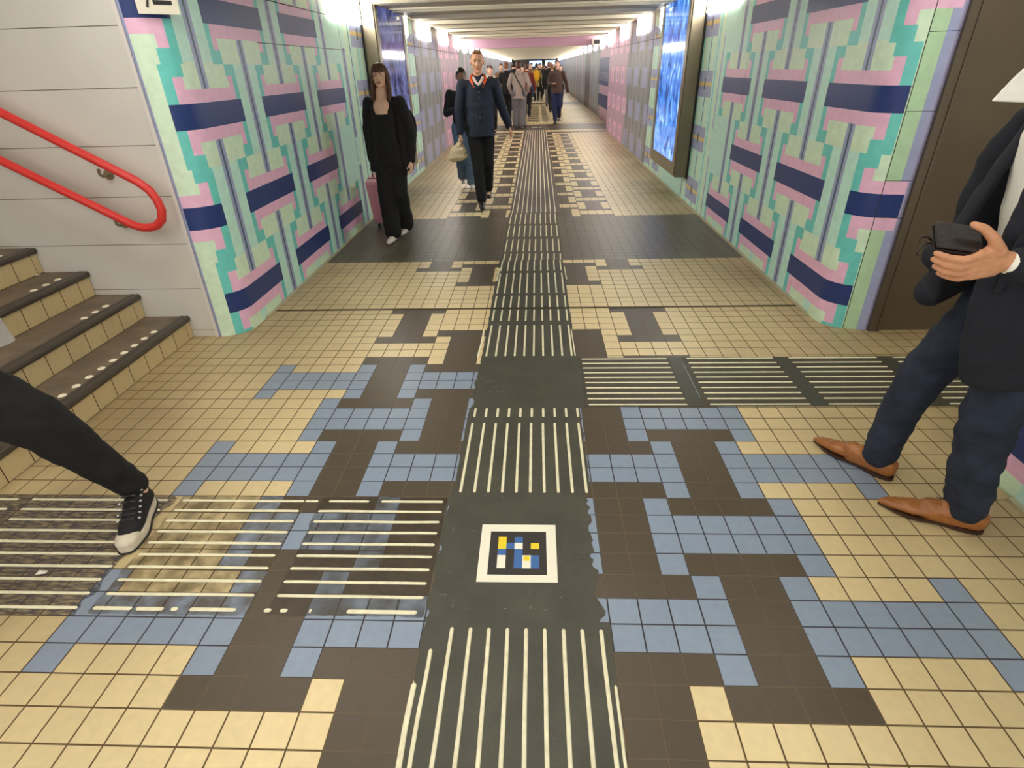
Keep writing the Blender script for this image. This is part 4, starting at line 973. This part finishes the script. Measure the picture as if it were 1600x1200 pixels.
for i, (x, y_, fc, h_, tc_, lc, lb) in enumerate(crowd):
    s1 = 1 if i % 2 else -1
    walker(lb, x, y_, facing=fc + random.uniform(-8, 8), h=h_, top=cc[tc_], legs=cc[lc], shoes=white_shoe if i % 3 == 1 else black_shoe, hair=[hair_br, hair_dk, hair_gi][i % 3], lfoot=(.08, .16*s1, .0 if s1 > 0 else .05), rfoot=(-.08, -.16*s1, .05 if s1 > 0 else 0), vox=.02, jacket_hem=.84, faced=False)

# ---- the man at the right edge, in blazer and jeans, holding a wallet case
mn = empty('person', (1.93, .85, 0), label='man in dark blazer, jeans and tan leather shoes holding a wallet at the right edge', cat='person')
F = V(-.9, .43, 0).normalized(); Lf = V(0,0,1).cross(F)
blazer = cloth('blazer', (26, 28, 38), var=.1); jeans = mat('jeans_dark', (32, 41, 58), .85, var=.4, vscale=14, bump=.4, bscale=160)
hipL, hipR = V(1.99, .70, .90), V(2.03, .90, .90)
kneeL, ankL = V(1.91, .67, .50), V(1.95, .67, .10)
kneeR, ankR = V(1.85, .95, .50), V(1.80, .985, .10)
neck = V(1.885, .80, 1.45); hc = V(1.825, .82, 1.625)
shL, shR = V(2.0, .62, 1.38), V(1.95, .99, 1.38)
elL, wrL = V(1.93, .50, 1.06), V(1.665, .53, 1.06)
elR, wrR = V(2.06, 1.06, 1.12), V(1.98, 1.02, .90)
b = Blob()
b.cap(V(2.0, .76, .95), V(2.02, .86, .95), .10, side=F); b.chain([V(2.0, .80, .98), V(1.97, .8, 1.18), V(1.95, .8, 1.33)], [.11, .12, .125], side=Lf, flat=.8); b.cap(shL.lerp(shR, .15), shL.lerp(shR, .85), .055); b.cap(neck - V(0,0,.03), hc - V(0,0,.08), .056, .053)
for a, c, e in ((shL, elL, wrL), (shR, elR, wrR)): b.chain([a, c, e], [.048, .038, .027])
for a, c, e in ((hipL, kneeL, ankL), (hipR, kneeR, ankR)): b.chain([a, c, e], [.085, .055, .038])
hq, hl, hf, hu = head(b, None, hc, 0, R(14), F, Lf, 1.0)
hand(b, wrR, V(-.3, 0, -1), V(.4, -.8, 0), V(-1, 0, 0), s=1.0, curl=.5)
# left hand: four fingers run along the lower edge of the wallet, thumb above
W_ = V(1.60, .53, 1.075)
b.cap(wrL, W_, .027, .03, side=V(0,0,1), flat=.75)
for dz, rr0 in ((.024, .018), (.004, .0185), (-.016, .0175), (-.034, .015)): b.cap(W_ + V(.0, .004, dz*.8), W_ + V(-.062, -.012, dz-.006), .021, rr0*.86)
b.ell(W_ + V(-.014, 0, .024), (V(.026, 0, 0), V(0, .02, 0), V(0, 0, .024)))
fings = [((-.062, -.018, .016), (-.104, -.026, .008), (-.140, -.02, .013), (-.168, -.008, .022)),
         ((-.064, -.016, -.004), (-.104, -.022, -.013), (-.138, -.014, -.008), (-.163, .002, .003)),
         ((-.060, -.012, -.023), (-.096, -.014, -.033), (-.126, -.004, -.029), (-.146, .012, -.020)),
         ((-.052, -.006, -.040), (-.082, -.004, -.051), (-.106, .006, -.049), (-.124, .020, -.042))]
for i, fp in enumerate(fings):
    rs = [.0115, .0105, .0096, .0082] if i < 3 else [.010, .009, .0082, .0072]
    b.chain([W_ + V(*p) for p in fp], rs)
b.chain([W_ + V(-.010, -.01, .026), W_ + V(-.040, -.014, .062), W_ + V(-.068, -.006, .086), W_ + V(-.092, .002, .094)], [.019, .0145, .012, .0095])
b.build('body', mat('skin_hand', (214, 152, 112), .45, var=.1, vscale=40, bump=.15, bscale=200), mn, .0045, 2)
face(hq, hl, hf, hu, mn)
b = Blob(); b.ell(hq(0, -.022, .036), (hl*.082, hf*.095, hu*.093)); b.build('hair', hair_dk, mn, .008, 1, fold=.004, fscale=60, cuts=[(hq(0, .05, .045), (hf*.72 - hu*.69).normalized())])
# jeans
b = Blob(); b.cap(V(1.99, .74, .93), V(2.03, .88, .93), .125, side=F)
b.chain([hipL, kneeL, kneeL.lerp(ankL, .55), V(1.965, .665, .10)], [.118, .088, .078, .072]); b.chain([hipR, kneeR, kneeR.lerp(ankR, .55), V(1.815, .975, .10)], [.118, .082, .071, .064])
b.build('jeans', jeans, mn, .008, 2, fold=.008, fscale=13, cuts=[(V(0,0,.055), V(0,0,-1)), (V(0,0,1.02), V(0,0,1))])
# white shirt
b = Blob(); b.chain([V(1.97, .81, .93), V(1.925, .82, 1.15), V(1.90, .83, 1.32)], [.125, .13, .125], side=Lf, flat=.85); b.cap(neck + V(-.015, 0, -.05), neck + V(-.02, .01, .06), .075, .064)
b.build('shirt', cloth('shirt', (246, 244, 232), var=.04), mn, .009, 2, fold=.004)
b = MB(); cp_ = [(1.612, .77, 1.442), (1.72, .745, 1.436), (1.83, .725, 1.44), (1.90, .715, 1.50), (1.88, .725, 1.545), (1.76, .745, 1.535), (1.668, .76, 1.53), (1.646, .765, 1.50)]
n_ = len(cp_)
b.add([p for p in cp_] + [(x + .004, y_ + .012, z) for x, y_, z in cp_], [tuple(range(n_)), tuple(range(n_, 2*n_))[::-1]] + [(i, i+n_, (i+1) % n_+n_, (i+1) % n_) for i in range(n_)])
b.build('collar_point', cloth('shirt', (246, 244, 232)), mn, bevel=.004)
b = Blob(); b.cap(V(1.675, .53, 1.06), V(1.655, .53, 1.062), .038, .036); b.build('cuff', cloth('shirt', (246, 244, 232)), mn, .006, 1)
# blazer: back and near side, far front edge, sleeves
b = Blob()
b.chain([V(2.06, .80, .80), V(2.04, .80, 1.0), V(2.01, .80, 1.2), V(1.99, .80, 1.36)], [.175, .165, .165, .155], side=Lf, flat=.72)
b.chain([V(1.93, .66, .72), V(1.92, .66, .95), V(1.92, .65, 1.15), V(1.93, .66, 1.33)], [.11, .11, .115, .09], side=F, flat=.6); b.chain([V(1.835, .625, .66), V(1.80, .615, .80), V(1.775, .615, .98), V(1.79, .62, 1.12), V(1.84, .64, 1.3)], [.105, .115, .115, .10, .08], side=F, flat=.3); b.chain([V(1.785, .61, 1.10), V(1.825, .615, 1.27), V(1.88, .63, 1.41)], [.11, .125, .11], side=F, flat=.3); b.chain([V(2.03, .62, .64), V(2.04, .62, .9), V(2.05, .64, 1.2)], [.13, .13, .12], side=F, flat=.5)
b.chain([V(1.90, .98, .86), V(1.86, 1.0, 1.05), V(1.88, 1.0, 1.25), V(1.92, .97, 1.36)], [.055, .065, .075, .075], side=F, flat=.7)
b.cap(shL.lerp(shR, .08), shL.lerp(shR, .92), .07)
b.chain([shL, elL, elL.lerp(wrL, .97)], [.075, .066, .05]); b.chain([shR, elR, elR.lerp(wrR, .95)], [.072, .062, .05])
b.build('blazer', blazer, mn, .009, 3, fold=.006, fscale=9, cuts=[(V(0,0,.60), V(0,0,-1))])
b = Blob(); b.chain([V(1.74, .90, .835), V(1.725, .90, .95), V(1.75, .90, 1.08), V(1.80, .90, 1.25), V(1.86, .90, 1.4)], [.05, .055, .045, .04, .04], side=Lf, flat=.5); b.chain([V(1.74, .92, .84), V(1.84, .98, .88)], [.05, .07]); b.chain([V(1.725, .92, .97), V(1.84, 1.0, 1.0)], [.05, .07]); b.build('blazer_front', blazer, mn, .009, 2, fold=.004)
b = Blob(); b.chain([V(1.70, .605, .95), V(1.715, .605, 1.08), V(1.76, .62, 1.22), V(1.86, .68, 1.40)], [.012, .022, .03, .025], side=F, flat=.4); b.build('lapel', blazer, mn, .008, 2)
for i in range(2): b = Blob(); b.ell(V(1.735+.04*i, .478, 1.035-.002*i), (V(.009, 0, 0), V(0, .006, 0), V(0, 0, .009))); b.build('sleeve_button', mat('button_dark', (70, 68, 70), .3), mn, .003, 0)
# tan shoes
tan = mat('tan_leather', (158, 100, 52), .32, var=.22, vscale=22, bump=.12, bscale=120); sole = mat('sole_dark', (58, 34, 22), .5)
def dress_shoe(heel, toe, parent, z=0.0):
    h_, t_ = Vector(heel), Vector(toe); d = (t_-h_); L_ = d.length; d.normalize(); w = V(0,0,1).cross(d)
    def q(a, s_, zz): return h_ + d*a*L_ + w*s_ + V(0,0,zz)
    b = Blob(); b.chain([q(.10, 0, .062), q(.30, 0, .058), q(.52, 0, .052)], [.037, .038, .040], side=w, flat=1.0); b.chain([q(.46, 0, .046), q(.70, 0, .036), q(.90, 0, .028), q(.97, 0, .024)], [.042, .042, .027, .016], side=w, flat=.62)
    b.chain([q(.10, 0, .045), q(.5, 0, .034)], [.036, .038]); b.cap(q(.16, 0, .085), q(.34, 0, .088), .033, .034)
    o = b.build('shoe', tan, parent, .0055, 3, fold=.0018, fscale=45, cuts=[(V(0,0,.014), V(0,0,-1)), (q(.2, 0, .108), V(0,0,1))])
    # sole and heel
    n = 28; out = []
    for i in range(n):
        a = 2*math.pi*i/n; ca, sa = math.cos(a), math.sin(a)
        u = .5+.5*ca; wd = .036 + .010*math.exp(-((u-.66)/.16)**2) - .006*math.exp(-((u-.4)/.12)**2)
        if u > .8: wd *= max(.15, 1-(u-.8)/.23)
        if u < .1: wd *= .6+u*4
        out.append((u, (1 if sa >= 0 else -1)*wd*(abs(sa)**.35)))
    b = MB(); lo = [q(u, s_, .006 if u > .34 else .001) for u, s_ in out]; hi = [q(u, s_, .017) for u, s_ in out]
    b.add(lo+hi, [tuple(range(n))[::-1], tuple(range(n, 2*n))] + [(i, (i+1) % n, n+(i+1) % n, n+i) for i in range(n)])
    s_ = b.build('sole', sole, None); s_.parent = o; s_.matrix_parent_inverse = o.matrix_world.inverted() if False else Matrix.Identity(4)
    lc_ = Blob()
    for k_ in range(3): lc_.cap(q(.40+.05*k_, -.018, .094-.006*k_), q(.40+.05*k_, .018, .094-.006*k_), .0025)
    lc_.cap(q(.40, 0, .10), q(.36, .03, .085), .002); lc_.cap(q(.40, 0, .10), q(.37, -.045, .07), .002); lc_.cap(q(.40, 0, .10), q(.47, -.045, .075), .002)
    l2 = lc_.build('laces', sole, None, .0018, 0); l2.parent = o
    return o
dress_shoe((2.03, .615, 0), (1.725, .77, 0), mn); dress_shoe((1.865, .915, 0), (1.655, 1.195, 0), mn)
# wallet
wl = empty('wallet', (1.50, .55, 1.12), label='dark brown folding wallet case with loop strap held open by the man in the blazer', cat='wallet')
leather = mat('wallet_leather', (32, 21, 17), .45, var=.2, vscale=30, bump=.2, bscale=150)
Wt = Matrix.Translation((1.520, .552, 1.118)) @ Matrix.Rotation(R(-12), 4, 'Z') @ Matrix.Rotation(R(6), 4, 'Y') @ Matrix.Rotation(R(35), 4, 'X')
def wb(n_, x0, y0, z0, x1, y1, z1, m_, bev=.004):
    b = MB(); b.box(x0, y0, z0, x1, y1, z1); b.v = [tuple(Wt @ Vector(v)) for v in b.v]; return b.build(n_, m_, wl, bevel=bev)
wb('case_cover', -.085, -.045, -.006, .036, .045, .003, leather); wb('case_back', -.08, -.04, .004, .034, .05, .012, leather)
b = Blob(); b.chain([Wt @ V(-.085, -.01, 0), Wt @ V(-.105, -.02, .02), Wt @ V(-.125, -.03, .028), Wt @ V(-.13, -.04, .02)], [.003]*4); b.chain([Wt @ V(-.085, -.02, 0), Wt @ V(-.108, -.035, .01), Wt @ V(-.118, -.05, -.01), Wt @ V(-.11, -.05, -.02)], [.003]*4); b.build('strap', leather, wl, .002, 0)

# ---- the leg striding in at the left edge
lm = empty('person', (-1.55, .55, 0), label='striding person at the left edge in black trousers, one black and white canvas shoe down', cat='person')
bk = mat('trouser_black', (15, 14, 15), .85, var=.2, vscale=10, bump=.3, bscale=120)
hipA, kneeA, ankA = V(-1.74, .50, .84), V(-1.40, .60, .515), V(-1.232, .70, .125)
hipB, kneeB, ankB = V(-1.85, .32, .86), V(-1.88, .10, .48), V(-2.0+.1, -.25, .25)
b = Blob(); b.cap(V(-1.8, .46, .92), V(-1.84, .34, .92), .10); b.chain([V(-1.82, .4, .98), V(-1.83, .4, 1.2), V(-1.83, .4, 1.34)], [.11, .12, .12], side=V(.2, 1, 0), flat=.8); b.cap(V(-1.82, .54, 1.38), V(-1.86, .26, 1.38), .05); b.cap(V(-1.83, .4, 1.4), V(-1.82, .4, 1.53), .055)
for l_ in ((hipA, kneeA, ankA), (hipB, kneeB, ankB)): b.chain(l_, [.08, .052, .036])
b.chain([V(-1.82, .58, 1.37), V(-1.56, .66, 1.12), V(-1.50, .64, .90)], [.046, .036, .026]); b.chain([V(-1.86, .22, 1.37), V(-1.9, .12, 1.1), V(-1.85, .1, .86)], [.046, .036, .026])
hand(b, V(-1.50, .64, .88), V(-.15, .1, -1), V(0, -1, 0), V(1, 0, 0)); hand(b, V(-1.85, .1, .86), V(.1, .0, -1), V(0, 1, 0), V(1, 0, 0))
b.cap(ankA + V(0,0,-.03), ankA + V(.02, -.10, -.075), .028, .02); b.cap(ankB + V(0,0,-.03), ankB + V(.12, 0, -.07), .03, .025)
hq, hl, hf, hu = head(b, None, V(-1.79, .4, 1.62), 0, 0, V(1, 0, 0), V(0, 1, 0)); b.build('body', skin_l, lm, .008, 2); face(hq, hl, hf, hu, lm)
b = Blob(); b.ell(hq(0, -.022, .036), (hl*.082, hf*.095, hu*.093)); b.ell(hq(0, -.04, .0), (hl*.079, hf*.075, hu*.085)); b.build('hair', hair_br, lm, .009, 1, fold=.004, fscale=60, cuts=[(hq(0, .05, .045), (hf*.72 - hu*.69).normalized())])
b = Blob(); b.cap(V(-1.79, .47, .93), V(-1.84, .33, .93), .125); b.chain([hipA, kneeA.lerp(hipA, .4), kneeA, kneeA.lerp(ankA, .5), kneeA.lerp(ankA, .93)], [.122, .118, .098, .074, .056]); b.chain([hipB, kneeB, kneeB.lerp(ankB, .93)], [.108, .078, .058])
b.build('trousers', bk, lm, .009, 2, fold=.007, fscale=12)
b = Blob(); b.chain([V(-1.83, .4, .88), V(-1.83, .4, 1.1), V(-1.83, .4, 1.33)], [.155, .15, .15], side=V(.1, 1, 0), flat=.78); b.cap(V(-1.82, .56, 1.37), V(-1.86, .24, 1.37), .065)
b.chain([V(-1.82, .58, 1.37), V(-1.54, .66, 1.12), V(-1.43, .635, .78)], [.07, .062, .055]); b.chain([V(-1.86, .22, 1.37), V(-1.9, .12, 1.1), V(-1.85, .1, .89)], [.07, .062, .055]); b.build('grey_jacket', cloth('pale_grey', (168, 164, 156)), lm, .011, 2, fold=.007, fscale=10, cuts=[(V(0,0,.8), V(0,0,-1))])
# canvas high top: black canvas upper, white rubber, toe cap, laces, eyelets
sh0 = V(-1.262, .765, 0); st0 = V(-1.176, .470, 0)
def sneaker(heel, toe, parent, lift=0.0):
    h_, t_ = Vector(heel), Vector(toe); d = t_-h_; L_ = d.length; d.normalize(); w = V(0,0,1).cross(d)
    def q(a, s_, zz): return h_ + d*a*L_ + w*s_ + V(0,0,zz+lift)
    b = Blob(); b.chain([q(.13, 0, .06), q(.4, 0, .058), q(.62, 0, .05), q(.84, 0, .038)], [.040, .042, .045, .036], side=w, flat=.85); b.chain([q(.19, 0, .07), q(.24, 0, .15)], [.044, .040]); b.chain([q(.3, 0, .10), q(.55, 0, .065)], [.038, .036])
    o = b.build('shoe', mat('canvas_black', (26, 25, 27), .8, var=.15, vscale=60), parent, .006, 2, cuts=[(q(0, 0, .018), V(0,0,-1)), (q(.24, 0, .165), V(0,0,1))])
    n = 36; out = []
    for i in range(n):
        a = 2*math.pi*i/n; u = .5+.5*math.cos(a)*1.0; wd = .042 + .010*math.exp(-((u-.7)/.2)**2) - .005*math.exp(-((u-.4)/.12)**2)
        out.append((u, (1 if math.sin(a) >= 0 else -1)*wd*(abs(math.sin(a))**.55)))
    b = MB(); lo = [q(u, s_*.97, 0.001) for u, s_ in out]; mi_ = [q((u-.5)*1.01+.5, s_*1.04, .018) for u, s_ in out]; hi = [q(u, s_, .036 if u > .1 else .036) for u, s_ in out]
    b.add(lo+mi_+hi, [tuple(range(n))[::-1], tuple(range(2*n, 3*n))] + [(k_*n+i, k_*n+(i+1) % n, (k_+1)*n+(i+1) % n, (k_+1)*n+i) for k_ in (0, 1) for i in range(n)])
    rb = mat('rubber_white', (222, 210, 188), .5, var=.12, vscale=30)
    def sub(x, n_=None): x.parent = o; return x
    sub(b.build('rubber_sole', rb, None, smooth=False))
    b = MB(); b.tube([q((u-.5)*1.02+.5, s_*1.06, .006) for u, s_ in out], .0035, 6, closed=True); sub(b.build('sole_stripe', black_shoe, None, smooth=True))
    c = Blob(); c.ell(q(.84, 0, .034), (d*.052, w*.043, V(0,0,.032))); sub(c.build('toe_cap', rb, None, .005, 1))
    c = Blob(); c.cap(q(.02, 0, .035), q(.03, 0, .155), .011, .007, side=w, flat=.5); sub(c.build('heel_strip', rb, None, .004, 1))
    c = Blob()
    for k_ in range(6):
        a = .68-.06*k_; z = .085+.0115*k_*(1.2 if k_ > 2 else .9); c.cap(q(a, -.022, z-.004), q(a-.02, .022, z+.002), .0032); c.cap(q(a, .022, z-.004), q(a-.02, -.022, z+.002), .0032)
    sub(c.build('laces', black_shoe, None, .0025, 0))
    for k_ in range(6):
        for sg_ in (1, -1):
            a = .66-.062*k_; z = .078+.0125*k_; e = MB(); ctr = q(a, sg_*(.037-.0*k_), z); e.tube([ctr, ctr + w*sg_*.003 + V(0,0,.003)], .0048, 10); sub(e.build('eyelet', mat('eyelet_steel', (225, 225, 225), .25, metal=.6), None))
    return o
sneaker(sh0, st0, lm); sneaker((-1.93, -.33, 0), (-1.78, -.12, 0), lm, lift=.16)

bpy.data.scenes.remove(WORK)
